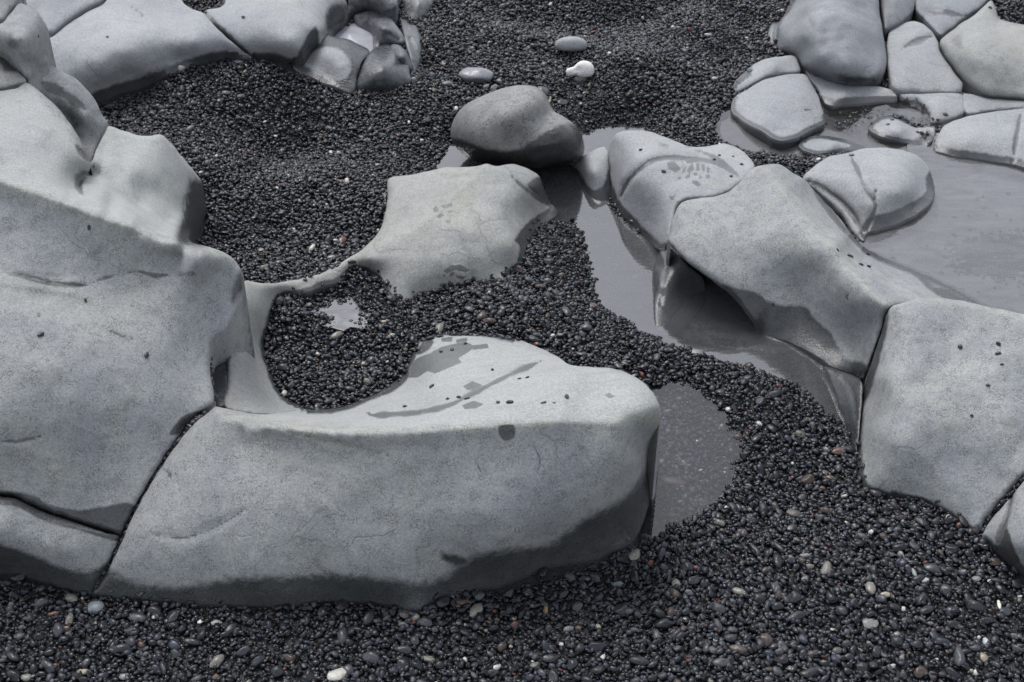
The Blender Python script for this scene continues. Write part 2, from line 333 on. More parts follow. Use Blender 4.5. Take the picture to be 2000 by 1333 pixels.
    for wp in wet:
        poly, soft = wp[0], wp[1]; d = sdist(V2, crom([(a, c, 0, 0) for a, c in poly], 10)); mk_ = np.clip(.5+.5*d/soft, 0, 1); am = wp[2] if len(wp) > 2 else 1; wetv = np.maximum(wetv, mk_*am) if am > 0 else wetv*(1-mk_)
    for st in stains:
        dmp = np.maximum(dmp, np.clip(.5+.5*sdist(V2, st)/2.6, 0, 1))
    plv = np.zeros(len(V2))
    for pp, soft in pale: plv = np.maximum(plv, np.clip(.5+.5*sdist(V2, pp)/soft, 0, 1))
    if band: wetv = np.maximum(wetv, (1-free)*np.clip(1.1-.6*db/band, 0, 1))
    for tl, tw, ts in tint: tn = np.maximum(tn, ts*np.exp(-(dist_poly(V2, tl)/tw)**2))
    W3 = unproj(V2[:, 0], V2[:, 1], z); amp = lump*np.clip(db/40, .15, 1)
    z = z+amp*(fbm(W3, 9, 3, len(ROCKS)*3.3)*.8+fbm(W3, 28, 2, 5)*.22)
    W3 = unproj(V2[:, 0], V2[:, 1], z)
    # skirt: the far side drops behind and below the rim down into the ground
    n0 = len(V2); bi = [i for i in range(nB)]
    # map boundary input verts to output verts
    o_of = {}
    for k, src in enumerate(ov):
        for s_ in src:
            if s_ < nB: o_of[s_] = k
    bi = [];
    for i in range(nB):
        if i in o_of and (not bi or bi[-1] != o_of[i]): bi.append(o_of[i])
    if bi[0] == bi[-1]: bi.pop()
    V = [W3]; A = [wetv, crk, tn, plv, dmp]; rows = [bi]
    Pb = W3[bi]; fb = free[bi]; vd = Pb[:, :2]-0; vd = vd/np.hypot(*vd.T)[:, None]
    zbot = np.minimum(Pb[:, 2]-.05, -.12)
    um = np.zeros(len(Pb), bool)
    if under: um = (V2[bi, 0] > under[0]) & (V2[bi, 0] < under[1]) & (V2[bi, 1] > under[2])
    tanv = (CAMH-Pb[:, 2])/np.hypot(Pb[:, 0], Pb[:, 1])
    for a, bdown in ((.12, .012), (.4, .045), (.8, .12), (1., None)):
        Q = Pb.copy(); Q[:, :2] += vd*(a*back)*(.25+.75*fb[:, None])
        Q[:, 2] = zbot if bdown is None else np.maximum(Pb[:, 2]-np.maximum(bdown, a*back*1.3), zbot+.002*(1-a))
        if um.any():     # undercut: the belly of the rock recedes nearly along the line of sight
            at_ = (Pb[um, 2]+.03)/tanv[um]; Q[um, :2] = Pb[um, :2]+vd[um]*(at_*a)[:, None]; Q[um, 2] = Pb[um, 2]-a*(Pb[um, 2]+.03)*.95
        rows.append(list(range(sum(map(len, V)), sum(map(len, V))+len(Q)))); V.append(Q)
    nn = len(bi); A = [np.r_[x, np.tile(x[bi], 4)] for x in A]
    # orientation
    a, c, e = (W3[T[0][k]] for k in range(3))
    up_in_image = []
    Fc = []
    for tri in T:
        a, c, e = (V2[k] for k in tri[:3])
        ar = (c[0]-a[0])*(e[1]-a[1])-(c[1]-a[1])*(e[0]-a[0])
        Fc.append(tri if ar < 0 else tri[::-1])
    sg = 0
    q = V2[bi]; sg = (q[:, 0]*np.roll(q[:, 1], -1)-np.roll(q[:, 0], -1)*q[:, 1]).sum()
    for r0, r1 in zip(rows[:-1], rows[1:]):
        for i in range(nn):
            j = (i+1) % nn; fc = [r0[i], r0[j], r1[j], r1[i]]
            Fc.append(fc if sg > 0 else fc[::-1])
    Fc.append(rows[-1] if sg > 0 else rows[-1][::-1])
    V = np.vstack(V)
    o = mesh_obj(name, V, Fc, material, True, {'wet': A[0], 'crack': A[1], 'tint': A[2], 'pale': A[3], 'damp': A[4]})
    tag(o, label, cat, group, kind); ROCKS.append(o); return o
# ---------------------------------------------------------------- the rocks
CL = [(-100,330,.45),(0,357,.43),(100,392,.412),(200,430,.388),(290,459,.36),(350,473,.338)]
rock('bedrock_outcrop', 'huge pitted grey outcrop filling the left side, with a smooth hollow behind its crest',
 [(-170,190,.44),(0,178,.40),(30,173,.40),(54,162,.40),(80,182,.40),(110,208,.39),(150,262,.365),(176,318,.33),(186,297,.285),(205,258,.27),(213,247,.27),
  (260,262,.27),(290,266,.27),(318,265,.265),(350,300,.22),(375,330,.18),(392,352,.14),(397,372,.115),(389,402,.10),(380,430,.10),(370,456,.12),(368,467,.16),(376,474,.32),(400,481,.32),(430,490,.31),
  (452,502,.30),(468,522,.29),(476,548,.275),(470,580,.255),(455,620,.24),(440,645,.23),(425,658,.225),(414,668,.22),(409,700,.21),(412,735,.20),(417,765,.195),
  (417,786,.19),(400,800,.188),(375,822,.18),(350,852,.17),(327,885,.155),(292,938,.135),(262,992,.108),(245,1025,.093),(236,1040,.087),(205,1034,.092),(150,1017,.102),
  (100,1001,.113),(60,984,.126),(30,969,.137),(0,964,.142),(-170,935,.17)],
 row(CL)+row(CL, 26, -.011)+row(CL, -22, .002)[:-3]+[(0,450,.385),(200,500,.35),(350,520,.325),(430,530,.30),(0,530,.352),(100,548,.338),(200,545,.327),
  (0,555,.350),(100,572,.333),(0,640,.325),(200,650,.292),(350,650,.258),(0,780,.27),(200,800,.235),(330,780,.212),(0,880,.205),(200,900,.168),(100,950,.145),(0,300,.44),(0,250,.43),
  (100,300,.40),(150,365,.345),(100,240,.402),(200,372,.34),(215,400,.345),(250,330,.30),(270,400,.29),(300,350,.26),(330,430,.24),(290,300,.27),(365,380,.17),(355,435,.20),(185,340,.295)],
 ROUGH, [([(0,533),(30,536),(60,543),(110,555),(170,558)],.003,3.5,.5,7),([(170,558),(200,545),(235,537)],.001,3,.1,5),([(240,535),(270,530),(300,538),(330,537)],.0015,3,.2,5),
  ([(182,325),(178,338),(165,341),(155,350),(153,365),(163,385)],.010,7,.5,12),([(186,300),(182,330),(205,345),(225,370),(300,425)],.007,8,.15,0),([(178,318),(160,300),(140,275)],.003,6,.2,8),
  ([(0,862),(40,861),(80,852)],.002,8,0,6),([(200,640),(235,655),(265,665)],.002,6,0,4),([(60,610),(85,622)],.002,3,.5,0),([(345,845),(375,815)],.004,8,.5,16)],
 [([(-20,958),(60,966),(95,985),(150,996),(200,990),(262,985),(240,1042),(150,1022),(100,1005),(40,978),(-20,970)],10),([(372,352),(410,360),(400,480),(345,470),(356,430),(362,390)],26),
  ([(335,535),(365,526),(388,528),(384,541),(350,544)],12,.66),([(0,508),(60,520),(150,530),(170,545),(80,545),(0,532)],20,.62),([(470,520),(480,560),(455,600),(447,580),(458,540)],12,.75),
  ([(345,825),(365,808),(400,800),(418,792),(380,830),(345,850),(328,852)],6)],
 pale=[([(-200,190),(0,175),(54,160),(176,318),(213,247),(318,262),(400,350),(400,460),(374,470),(300,455),(200,424),(100,386),(0,350),(-200,300)],14),([(0,560),(100,580),(220,612),(160,640),(60,625),(0,600)],30)],
 tint=[([(0,357),(100,392),(200,430),(300,461),(374,474),(440,500)],16,.8),([(0,560),(100,580),(220,610)],26,.5)], w=9, R=.006, step=5, lump=.005, band=10, cat='rock', crease=[([(-100,330),(0,355),(100,390),(200,428),(300,460),(374,474),(440,497)],.014,26),([(54,166),(80,188),(110,215),(150,268),(176,318)],.012,18),([(0,552),(60,560),(140,572)],.006,14)])
rock('bedrock_block', 'bulging grey block with a damp dark foot, in the bottom left corner',
 [(-200,1110),(0,1125),(40,1131),(100,1150),(168,1168),(182,1146,.02),(205,1108,.045),(225,1068,.068),(233,1048,.08),(205,1040,.090),(150,1022,.101),(100,1006,.112),(60,989,.125),(30,974,.136),(0,969,.141),(-200,941,.168)],
 [(0,1040,.118),(100,1070,.09),(180,1080,.07),(0,1088,.062),(100,1112,.045),(60,1030,.112)], ROUGH, [],
 [([(-60,1050),(0,1062),(60,1082),(110,1105),(160,1118),(200,1105),(230,1080),(200,1180),(100,1200),(-60,1180)],18),([(-20,965),(40,970),(100,1000),(240,1038),(232,1058),(150,1036),(90,1020),(30,990),(-20,985)],7)], w=12, lump=.004)
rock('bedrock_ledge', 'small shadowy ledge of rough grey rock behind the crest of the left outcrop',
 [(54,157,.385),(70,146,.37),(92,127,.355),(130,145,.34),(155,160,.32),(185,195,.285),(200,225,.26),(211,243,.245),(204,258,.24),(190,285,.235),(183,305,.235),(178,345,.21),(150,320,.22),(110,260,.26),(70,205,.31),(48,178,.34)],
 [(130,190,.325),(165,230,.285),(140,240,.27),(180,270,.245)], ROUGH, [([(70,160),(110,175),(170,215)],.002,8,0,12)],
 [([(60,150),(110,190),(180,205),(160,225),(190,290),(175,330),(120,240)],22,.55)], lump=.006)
rock('bedrock_block', 'rounded damp brown-grey knob in the top left corner, dark cracks on both sides',
 [(-80,60,.46),(-60,40,.5),(0,46,.48),(20,28,.475),(37,8,.47),(60,15,.46),(78,32,.45),(94,57,.42),(96,82,.40),(93,110,.385),(91,123,.38),(75,137,.385),(56,153,.40),(38,133,.415),(5,104,.43)],
 [(50,70,.478),(25,80,.48),(65,110,.43)], ROUGH, [], [([(0,60),(40,50),(50,90),(30,110),(0,95)],26,.6)], w=9, lump=.004)
rock('bedrock_block', 'sliver of grey rock at the very top left corner, above the rounded knob', [(-220,-60,.6),(30,-60,.5),(42,-10,.47),(32,4,.47),(15,24,.475),(0,41,.48),(-80,55,.5)], [], ROUGH, w=8, lump=.003)
rock('bedrock_block', 'low wedge of grey rock under the rounded knob on the left edge', [(-160,75,.46),(0,109,.42),(20,127,.41),(50,156,.40),(30,167,.398),(0,174,.40),(-160,184,.43)], [(5,145,.412)], OLIVE, [([(0,115),(30,140)],.003,5,.3,16)], w=8, lump=.003)
rock('bedrock_slab', 'long smooth pale grey slab at upper left, its lower edge dark and wet',
 [(178,197),(230,178),(290,161),(340,141),(400,120),(440,113),(470,114),(492,115),(480,104,.112),(462,90,.135),(430,62,.16),(398,27,.17),(372,17,.165),(355,0,.16),(340,-60,.18),(240,-80,.19),(207,2,.185),(170,23,.185),(132,48,.185),(99,73,.185),(50,90,.185),(40,170,.12),(120,215,.07)],
 [(250,100,.182),(380,80,.17),(200,130,.168),(300,60,.178),(250,148,.120),(290,142,.115),(350,120,.115),(180,168,.12),(320,25,.155),(300,0,.16)], SMOOTH,
 [([(250,10),(270,22),(280,35)],.001,4,.2,5),([(318,28),(350,26),(385,20)],.004,5,.1,0)], [([(170,180),(230,160),(275,140),(330,122),(400,112),(440,108),(440,125),(330,160),(180,215)],16,.62)], w=12, lump=.004, step=6, lip=0.012)
rock('bedrock_slab', 'slab at the top edge beyond the dark diagonal crack of the long pale slab', [(40,-70,.24),(38,8,.22),(75,30,.205),(96,66,.19),(130,42,.19),(168,17,.19),(203,-4,.19),(235,-80,.2)], [(100,10,.205)], BLUE, w=9, lump=.003, step=7)
rock('bedrock_slab', 'smooth grey slab at the top edge between the long pale slab and patchy block',
 [(494,116),(535,119),(568,127),(590,98,.14),(612,62,.16),(625,62,.15),(642,68,.10),(655,50,.10),(672,42,.09),(680,15,.1),(672,-10,.13),(660,-90,.16),(430,-90,.17),(440,5,.165),(400,24,.168),(432,60,.155),(466,91,.13),(483,105,.108)],
 [(520,50,.172),(600,20,.17),(550,90,.15),(625,30,.15),(648,40,.11)], SMOOTH, [([(398,22),(432,60),(470,94),(495,114)],.004,4,.8,9)], [([(640,10),(680,10),(670,80),(632,66)],16,.8),([(580,110),(600,70),(618,48),(622,64),(600,85),(582,118),(572,124)],7)], w=12, step=6)
rock('bedrock_block', 'squat wet block with one dry pale patch on top, upper left beside the gravel',
 [(572,129),(612,153),(650,169),(688,180),(697,150,.1),(706,125,.112),(721,101,.112),(700,86,.115),(680,77,.118),(650,71,.125),(620,60,.135),(600,86,.12),(583,112,.10)],
 [(640,108,.138),(670,130,.125),(620,90,.135),(640,148,.098)], SMOOTH, [], [([(560,50),(740,50),(740,200),(560,200)],2),([(592,132),(606,106),(636,92),(668,100),(686,124),(680,150),(650,158),(610,146)],9,-1)], w=10, zs=0.8, lip=0.012)
rock('bedrock_block', 'dark wet dome-shaped rock at upper left, meeting the patchy block along a crack',
 [(693,181),(740,184),(772,181),(798,172),(803,155,.08),(797,125,.09),(790,102,.10),(770,90,.102),(745,88,.10),(724,100,.11),(709,124,.112),(700,150,.1)],
 [(750,130,.128),(730,152,.112),(775,152,.095)], BLUE, [], [([(670,80),(830,80),(820,200),(670,200)],4,.62)], w=10, zs=0.8)
rock('wet_rock', 'glistening smooth grey hump behind the small bright puddle at the top', [(690,32,.1),(720,22,.12),(755,26,.125),(775,50,.12),(791,80,.10),(770,87,.09),(745,84,.09),(738,98,.08),(724,96,.075),(724,68,.075),(702,56,.075)], [(748,58,.14)], BLUE, [([(722,70),(750,66),(780,78)],.004,4,.3,0)], w=8, step=4, zs=0.8, wet=[([(600,-100),(900,-100),(900,200),(600,200)],2,.52)])
rock('wet_rock', 'smooth lobed grey rock touching the top edge above the small bright puddle', [(676,-60,.15),(765,-60,.15),(775,10,.14),(752,25,.12),(720,20,.1),(692,29,.08),(678,40,.07),(680,0,.12)], [(725,0,.15)], BLUE, [([(715,-10),(722,18)],.006,5,.3,0)], w=8, wet=[([(600,-100),(900,-100),(900,200),(600,200)],2,.52)])
rock('wet_rock', 'small pale shiny oval lump of rock beside the dark wet dome', [(762,90,.10),(778,88,.105),(795,105,.10),(808,135,.07),(800,142,.065),(782,132,.08),(766,112,.09)], [(783,110,.118)], BLUE, w=7, step=4, R=.006, zs=0.85, wet=[([(600,-100),(900,-100),(900,200),(600,200)],2,.52)])
rock('wet_rock', 'thin shiny wet apron of pale rock running up beside the gravel near the top', [(778,22,.09),(800,42,.08),(826,52),(833,90),(830,125),(812,146),(800,112,.07),(790,76,.085)], [(812,90,.075),(805,60,.08)], BLUE, [([(800,75),(815,110)],.004,5,.2,0)], w=7, wet=[([(600,-100),(900,-100),(900,200),(600,200)],2,.52)])
rock('wet_rock', 'flat pale wet stone with a dry centre at the top edge, bordering the gravel', [(775,-50,.12),(880,-50),(858,8),(838,35),(815,46),(797,40,.08),(788,15,.09)], [(820,10,.105)], SMOOTH, [], [([(760,-60),(900,-60),(870,60),(790,60)],4,.55)], w=8)
CR = [(470,822,.205),(520,827,.214),(600,836,.225),(700,841,.235),(800,841,.242),(900,835,.247),(1000,828,.250),(1100,825,.252),(1190,826,.250)]
rock('bedrock_block', 'largest foreground rock, saddle-backed, its steep rough front dark and wet at the base',
 [(172,1168),(210,1176),(300,1184),(400,1191),(480,1194),(560,1193),(650,1184),(740,1190),(809,1205),(860,1182),(908,1167),(976,1157),(1000,1147),(1068,1116),(1146,1105),(1217,1082),(1240,1066),(1256,1030),(1267,990),(1277,940),(1284,900),(1289,868,.05),
  (1291,835,.16),(1290,802,.225),(1281,776,.237),(1265,755,.24),(1240,736,.24),(1200,721,.237),(1150,717,.228),(1112,713,.215),(1097,701,.16),(1076,690,.12),(1050,679,.09),(1025,668,.06),(1000,659),(950,649),(900,646),(860,648),(830,655),(812,667),
  (800,700),(780,735),(750,755),(720,773),(680,790),(640,798),(604,798),(575,803,.085),(550,807,.12),(500,809,.165),(440,798,.195),(422,795,.198),(402,811,.193),(377,830,.187),(352,860,.172),(329,892,.157),(295,944,.133),(265,998,.108),(243,1046,.087),(215,1107,.047),(192,1142,.02)],
 row(CR)+row(CR, 24, -.0115)+row(CR, 50, -.026)+[(1258,812,.244),(460,830,.20),
  (600,950,.168),(800,950,.178),(1000,950,.185),(1150,930,.187),(1220,900,.19),(400,900,.172),(300,1050,.095),(450,1050,.105),(650,1070,.10),(850,1070,.103),(1000,1050,.11),(1120,1020,.105),(1200,970,.125),(1240,900,.16),
  (300,1135,.037),(500,1145,.042),(700,1145,.043),(900,1125,.04),(1060,1072,.05),(1180,1045,.04),
  (1150,770,.25),(1000,760,.215),(1080,735,.222),(900,770,.18),(900,700,.115),(950,680,.09),(1010,700,.13),(800,795,.15),(850,745,.135),(700,808,.125),(620,815,.14),(1180,735,.243)],
 ROUGH, [([(525,828),(560,842),(600,852),(650,865),(700,875),(760,890)],.003,3.0,.3,0),([(520,810),(500,805),(440,797)],.003,4,.4,0),([(1060,704),(1020,722),(985,738),(930,765),(880,790),(820,805),(720,812)],.004,6,.2,7),
  ([(1040,870),(1055,900),(1050,925),(1062,945)],.002,5,0,2.6),([(930,900),(938,920),(952,935)],.002,9,0,2),([(610,930),(640,935),(632,960),(655,990)],.0018,8,0,0),([(1130,870),(1150,900)],.002,9,0,0),
  ([(340,908),(345,935),(352,965)],.002,3,0,3.4),([(316,912),(330,925),(340,945)],.001,7,0,8),([(300,1045),(360,1050),(420,1030),(480,995)],.0022,10,0,2)],
 [([(180,1120),(215,1112),(250,1135),(350,1147),(450,1130),(560,1126),(640,1120),(700,1125),(770,1132),(830,1138),(880,1120),(930,1085),(1000,1072),(1070,1062),(1115,1035),(1150,1008),(1200,985),(1240,950),(1265,905),(1280,860),(1300,860),(1300,1100),(1000,1230),(180,1230)],32),
  ([(858,1078),(900,1085),(925,1100),(890,1108),(862,1092)],16,.9),([(975,832),(1003,830),(1005,855),(985,862),(972,845)],6),([(800,700),(830,690),(850,668),(830,658),(790,725),(740,770),(700,785),(690,795),(770,765),(800,735)],7,.9)],
 stains=[[(790,738),(800,715),(815,700),(840,690),(862,678),(905,668),(920,672),(925,680),(912,690),(895,700),(902,708),(870,722),(850,730),(835,725),(815,738)],[(862,660),(885,658),(882,668),(862,668)],[(890,664),(912,660),(914,666),(892,670)],[(920,675),(952,672),(955,680),(925,684)],
  [(905,755),(922,745),(942,752),(934,760),(912,762)],[(902,792),(925,783),(945,790),(930,798),(908,800)],[(1178,772),(1190,768),(1202,774),(1190,778)],[(632,807),(655,803),(648,810)],[(695,796),(708,792),(700,799)],[(710,808),(726,804),(720,811)]],
 pale=[([(430,795),(604,800),(700,790),(800,700),(812,660),(900,640),(1112,708),(1260,735),(1290,790),(1258,805),(1200,820),(1000,822),(800,834),(700,834),(520,817)],12)],
 tint=[([(440,810),(520,826),(620,840),(760,842),(900,836),(1050,826),(1180,826),(1262,812),(1288,830)],13,.9),([(525,828),(600,852),(650,865),(760,890)],9,.9),([(340,860),(420,850),(500,860)],30,.4)],
 fine=[(780,655,960,802)], w=10, R=.006, step=4.6, lump=.004, band=10, crease=[([(470,818),(520,826),(600,838),(700,843),(800,843),(900,837),(1000,829),(1100,825),(1200,828)],.007,22)])
rock('bedrock_block', 'pale rock in the middle with a thin saddle and two damp heel prints',
 [(477,549,.150),(500,553,.120),(530,554,.088),(560,549,.072),(600,541,.067),(640,528,.066),(680,505,.069),(715,481,.071),(740,451,.082),(752,421,.087),(757,386,.092),(757,354,.097),(765,347,.099),(800,342,.104),(870,328,.111),(930,326,.120),(950,320,.128),(970,325,.128),
  (1000,321,.127),(1030,329,.117),(1052,344,.103),(1062,366,.080),(1072,392,.030),(1090,414),(1064,440),(1042,470),(1026,512),(1005,530),(990,551),(920,561),(870,573),(820,584),(787,602),(765,592),(750,565),(725,537),(690,527),(666,549),(628,560),(602,571),
  (564,578),(545,587),(526,640),(519,680),(530,720),(546,760),(570,784),(602,798),(560,808,.115),(500,810,.155),(442,797,.165),(443,750,.158),(445,700,.163),(448,655,.170),(461,615,.172),(471,580,.165)],
 [(850,400,.115),(900,350,.125),(950,400,.122),(1000,390,.113),(1030,370,.103),(850,480,.100),(950,480,.100),(800,440,.100),(790,385,.103),(900,540,.070),(800,550,.066),(720,505,.083),(1000,480,.085),(1045,420,.045),(735,525,.062),(765,562,.053),(600,551,.059),(640,538,.059),(500,600,.115),(482,700,.125),(492,770,.125),(540,800,.100)],
 OLIVE, [([(860,345),(820,395),(790,430),(700,480)],.0015,9,0,0),([(1000,345),(1020,365),(1075,405)],.003,7,.2,6),([(457,640),(446,700),(441,795)],.002,3,.7,0)],
 [([(1030,360),(1060,345),(1100,420),(1050,450),(1030,515),(1010,520),(1015,480),(1005,470),(1025,440),(1050,420),(1072,405),(1045,380)],8),([(690,520),(720,512),(740,525),(755,560),(772,580),(765,600),(740,560),(700,530)],7,.42),
  ([(555,560),(548,590),(530,640),(522,700),(540,760),(590,800),(640,800),(500,700),(520,600)],22,.55),([(445,640),(455,620),(478,640),(470,720),(455,760),(444,740)],22,.6)],
 stains=[[(845,408),(852,402),(858,412),(848,416)],[(860,402),(884,397),(883,404),(866,407)],[(871,413),(883,411),(880,417)],[(853,423),(862,417),(868,422),(858,427)],[(870,431),(882,430),(878,437),(871,436)],
  [(866,530),(880,519),(900,517),(918,528),(910,533),(890,527),(872,534)],[(880,533),(888,531),(884,541),(877,541)],[(890,538),(912,540),(905,546),(893,544)],[(864,538),(871,535),(870,543)]],
 tint=[([(477,552),(560,552),(640,532),(720,482),(757,400)],12,.5),([(960,325),(860,420),(800,560)],40,.35)], fine=[(838,390,925,552)], w=12, R=.010, lump=.005, band=10, crease=[([(955,322),(900,370),(840,430),(765,480)],.007,20),([(966,326),(1012,352),(1082,406)],.006,13)])
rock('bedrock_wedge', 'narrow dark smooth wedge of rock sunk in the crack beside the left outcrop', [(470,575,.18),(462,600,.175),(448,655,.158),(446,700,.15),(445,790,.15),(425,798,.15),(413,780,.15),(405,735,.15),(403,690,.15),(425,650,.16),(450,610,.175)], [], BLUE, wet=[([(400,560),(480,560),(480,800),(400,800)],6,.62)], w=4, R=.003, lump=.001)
rock('bedrock_block', 'rounded grey rock right of centre carrying a ribbed boot print',
 [(1192,395),(1203,412),(1228,437),(1257,464),(1288,494),(1300,488,.05),(1310,470,.07),(1315,425,.09),(1332,395,.105),(1367,389,.11),(1413,381,.11),(1446,358,.105),(1474,328,.09),(1462,306,.075),(1440,289,.07),(1410,281,.072),(1374,288,.075),(1345,286,.09),(1300,268,.108),(1262,256,.115),(1225,255,.11),(1200,265,.095),(1189,290,.065),(1187,320,.045),(1189,355,.02)],
 [(1250,310,.115),(1222,350,.075),(1300,340,.115),(1255,400,.055),(1280,440,.042),(1350,340,.115),(1400,320,.10),(1430,310,.082),(1300,430,.072),(1215,310,.085),(1225,400,.03)],
 SMOOTH, [([(1212,385),(1222,362),(1240,340),(1270,316),(1295,309),(1370,312),(1415,325),(1450,350)],.006,6,.12,6),([(1340,286),(1390,305),(1430,330)],.004,5,.25,5),([(1187,300),(1186,340),(1190,385)],.003,5,.3,8)],
 [([(1185,330),(1200,370),(1215,400),(1245,430),(1270,465),(1290,478),(1310,470),(1300,500),(1260,480),(1190,430)],9),([(1275,283),(1290,275),(1312,285),(1305,293)],7,.6)],
 stains=[[(1302,318),(1316,314),(1330,330),(1320,338),(1306,330)],[(1352,318),(1356,330),(1346,340),(1341,334)],[(1360,320),(1366,320),(1366,334),(1360,334)],[(1370,320),(1376,322),(1377,335),(1371,334)],[(1380,325),(1386,328),(1386,338),(1381,338)],[(1340,315),(1360,312),(1364,316),(1342,320)],[(1388,330),(1391,336),(1390,340)],
  [(1340,342),(1349,340),(1346,348),(1338,349)],[(1354,338),(1362,337),(1362,343),(1355,344)],[(1378,342),(1386,341),(1386,349),(1379,349)],[(1366,344),(1371,344),(1370,350),(1366,350)],[(1352,352),(1362,354),(1370,362),(1362,365),(1352,358)],[(1322,345),(1332,347),(1326,352)],[(1306,384),(1320,382),(1314,392),(1308,389)],[(1334,330),(1340,326),(1338,336),(1332,340)]],
 fine=[(1298,308,1394,396)], w=10, R=.008, lump=.004)
rock('bedrock_block', 'small half-wet grey rock between the round boulder and the boot-print rock', [(1120,337),(1127,315,.025),(1150,299,.042),(1180,287,.05),(1190,300,.05),(1191,350,.03),(1197,392),(1167,396),(1142,378)], [(1158,335,.045),(1170,365,.022)], SMOOTH, [], [([(1110,340),(1130,345),(1160,372),(1180,360),(1187,330),(1200,340),(1200,400),(1140,400)],8)], w=8, step=4, lump=.002)
rock('bedrock_ridge', 'long pale ridge-shaped rock at right, undercut and dark with water below its left side',
 [(1307,480,.10),(1308,450,.112),(1315,426,.125),(1331,396,.135),(1365,388,.145),(1412,380,.148),(1442,359,.152),(1460,337,.155),(1480,325,.158),(1520,321,.158),(1545,336,.15),(1570,352,.135),(1590,373,.10),(1612,396,.085),(1640,427,.07),(1668,464,.05),(1692,482),(1724,498),(1792,526),(1853,553),(1908,584),(1940,607),(1880,620,.12),
  (1800,600,.15),(1738,602,.165),(1723,642,.13),(1707,692,.085),(1692,736,.035),(1682,744),(1662,730),(1627,718),(1592,694),(1540,668),(1482,651),(1470,632,.025),(1432,583,.06),(1383,543,.085),(1342,512,.097)],
 [(1530,370,.16),(1580,430,.157),(1640,500,.155),(1700,575,.165),(1400,420,.142),(1350,460,.124),(1450,480,.122),(1500,420,.15),(1500,540,.085),(1590,540,.11),(1550,600,.048),(1625,615,.072),(1660,680,.038),(1440,540,.09),(1685,640,.095),(1620,450,.14),(1700,520,.12),(1780,562,.12),(1745,565,.14),(1660,455,.07),(1510,625,.028),(1600,660,.024),(1345,500,.103)],
 ROUGH, [([(1588,372),(1615,405),(1640,440),(1668,468),(1700,492),(1745,513),(1785,531),(1808,552),(1832,577)],.005,4.5,.4,8),([(1660,570),(1652,582),(1660,590)],.002,5,0,5)],
 [([(1300,470),(1345,512),(1395,548),(1440,562),(1478,572),(1500,588),(1535,597),(1572,598),(1592,622),(1625,655),(1650,700),(1690,712),(1700,760),(1550,700),(1450,660),(1300,540)],12),([(1815,560),(1850,565),(1910,600),(1840,585)],5,.8),([(1722,640),(1738,600),(1700,760),(1690,730)],6)],
 tint=[([(1480,325),(1530,370),(1580,430),(1640,500),(1700,575),(1738,602)],14,.6),([(1335,394),(1440,362)],8,.6)], w=14, R=.010, lump=.004, under=(1312,1476,484), crease=[([(1500,325),(1530,370),(1580,430),(1640,500),(1700,575),(1738,602)],.010,22)])
rock('bedrock_block', 'big plain grey block at the right edge, its dry face sloping down to the gravel',
 [(1737,603,.205),(1760,592,.215),(1800,583,.225),(1850,584,.23),(1900,593,.23),(2000,614,.235),(2250,665,.25),(2350,900,.15),(2200,835,.14),(2060,893,.12),(2007,926,.108),(1970,965,.085),(1930,1010,.055),(1908,1050,.035),(1902,1054),(1880,1032),(1840,1003),(1790,983),(1730,973),(1695,962),(1676,940),(1669,880),(1673,810),(1680,775,.02),
  (1690,742,.06),(1707,694,.12),(1724,644,.17)],
 [(1760,640,.20),(1850,650,.20),(1725,740,.14),(1800,750,.165),(1950,700,.20),(1950,850,.145),(1720,850,.10),(1850,900,.10),(1715,920,.055),(1800,940,.065),(1690,830,.045),(1870,985,.05),(1950,950,.085)],
 ROUGH, [([(1735,602),(1722,650),(1706,700),(1690,745),(1680,800),(1676,860)],.004,6,.35,9),([(1945,938),(1955,960),(1968,962),(1985,940)],.002,4,.1,0),([(1740,600),(1745,640),(1735,690)],.003,14,0,0)],
 [([(1665,750),(1690,740),(1684,800),(1680,880),(1690,935),(1720,962),(1790,972),(1850,1000),(1900,1030),(1912,1020),(1912,1070),(1660,990)],8),([(1735,605),(1735,640),(1720,700),(1700,770),(1680,800),(1700,700)],8,.85)],
 tint=[([(1740,602),(1800,584),(1900,594),(2000,614)],12,.6)], w=16, R=.012, lump=.006, zs=.85)
rock('bedrock_block', 'cracked grey block in the lower right corner with a damp seam down its side',
 [(2010,932,.105),(1975,971,.08),(1935,1017,.05),(1913,1058,.03),(1916,1062),(1945,1087),(2000,1131),(2250,1260),(2350,910,.14),(2100,885,.12)], [(2000,1010,.10),(1995,1075,.075),(1962,1030,.068),(2040,960,.115),(1960,1075,.045)],
 ROUGH, [([(1980,955),(1966,1010),(1955,1040),(1945,1084)],.006,5,.5,10)], [([(1905,1050),(1925,1045),(1950,1065),(1965,1030),(1985,1080),(2010,1120),(2050,1150),(2000,1160),(1900,1080)],8)], w=9)
rock('bedrock_wedge', 'low dark wet strip of rock wedged between the ridge rock and the right block', [(1608,716,.012),(1632,722,.02),(1664,732,.035),(1684,748,.05),(1683,800,.04),(1676,870,.02),(1666,905),(1660,870),(1652,830),(1640,790),(1626,750)], [(1655,770,.025)], BLUE, [([(1640,735),(1660,755),(1670,790),(1674,830)],.002,4,.2,4)], [([(1590,700),(1700,700),(1700,900),(1590,900)],2)], w=6, R=.004, lump=.001)
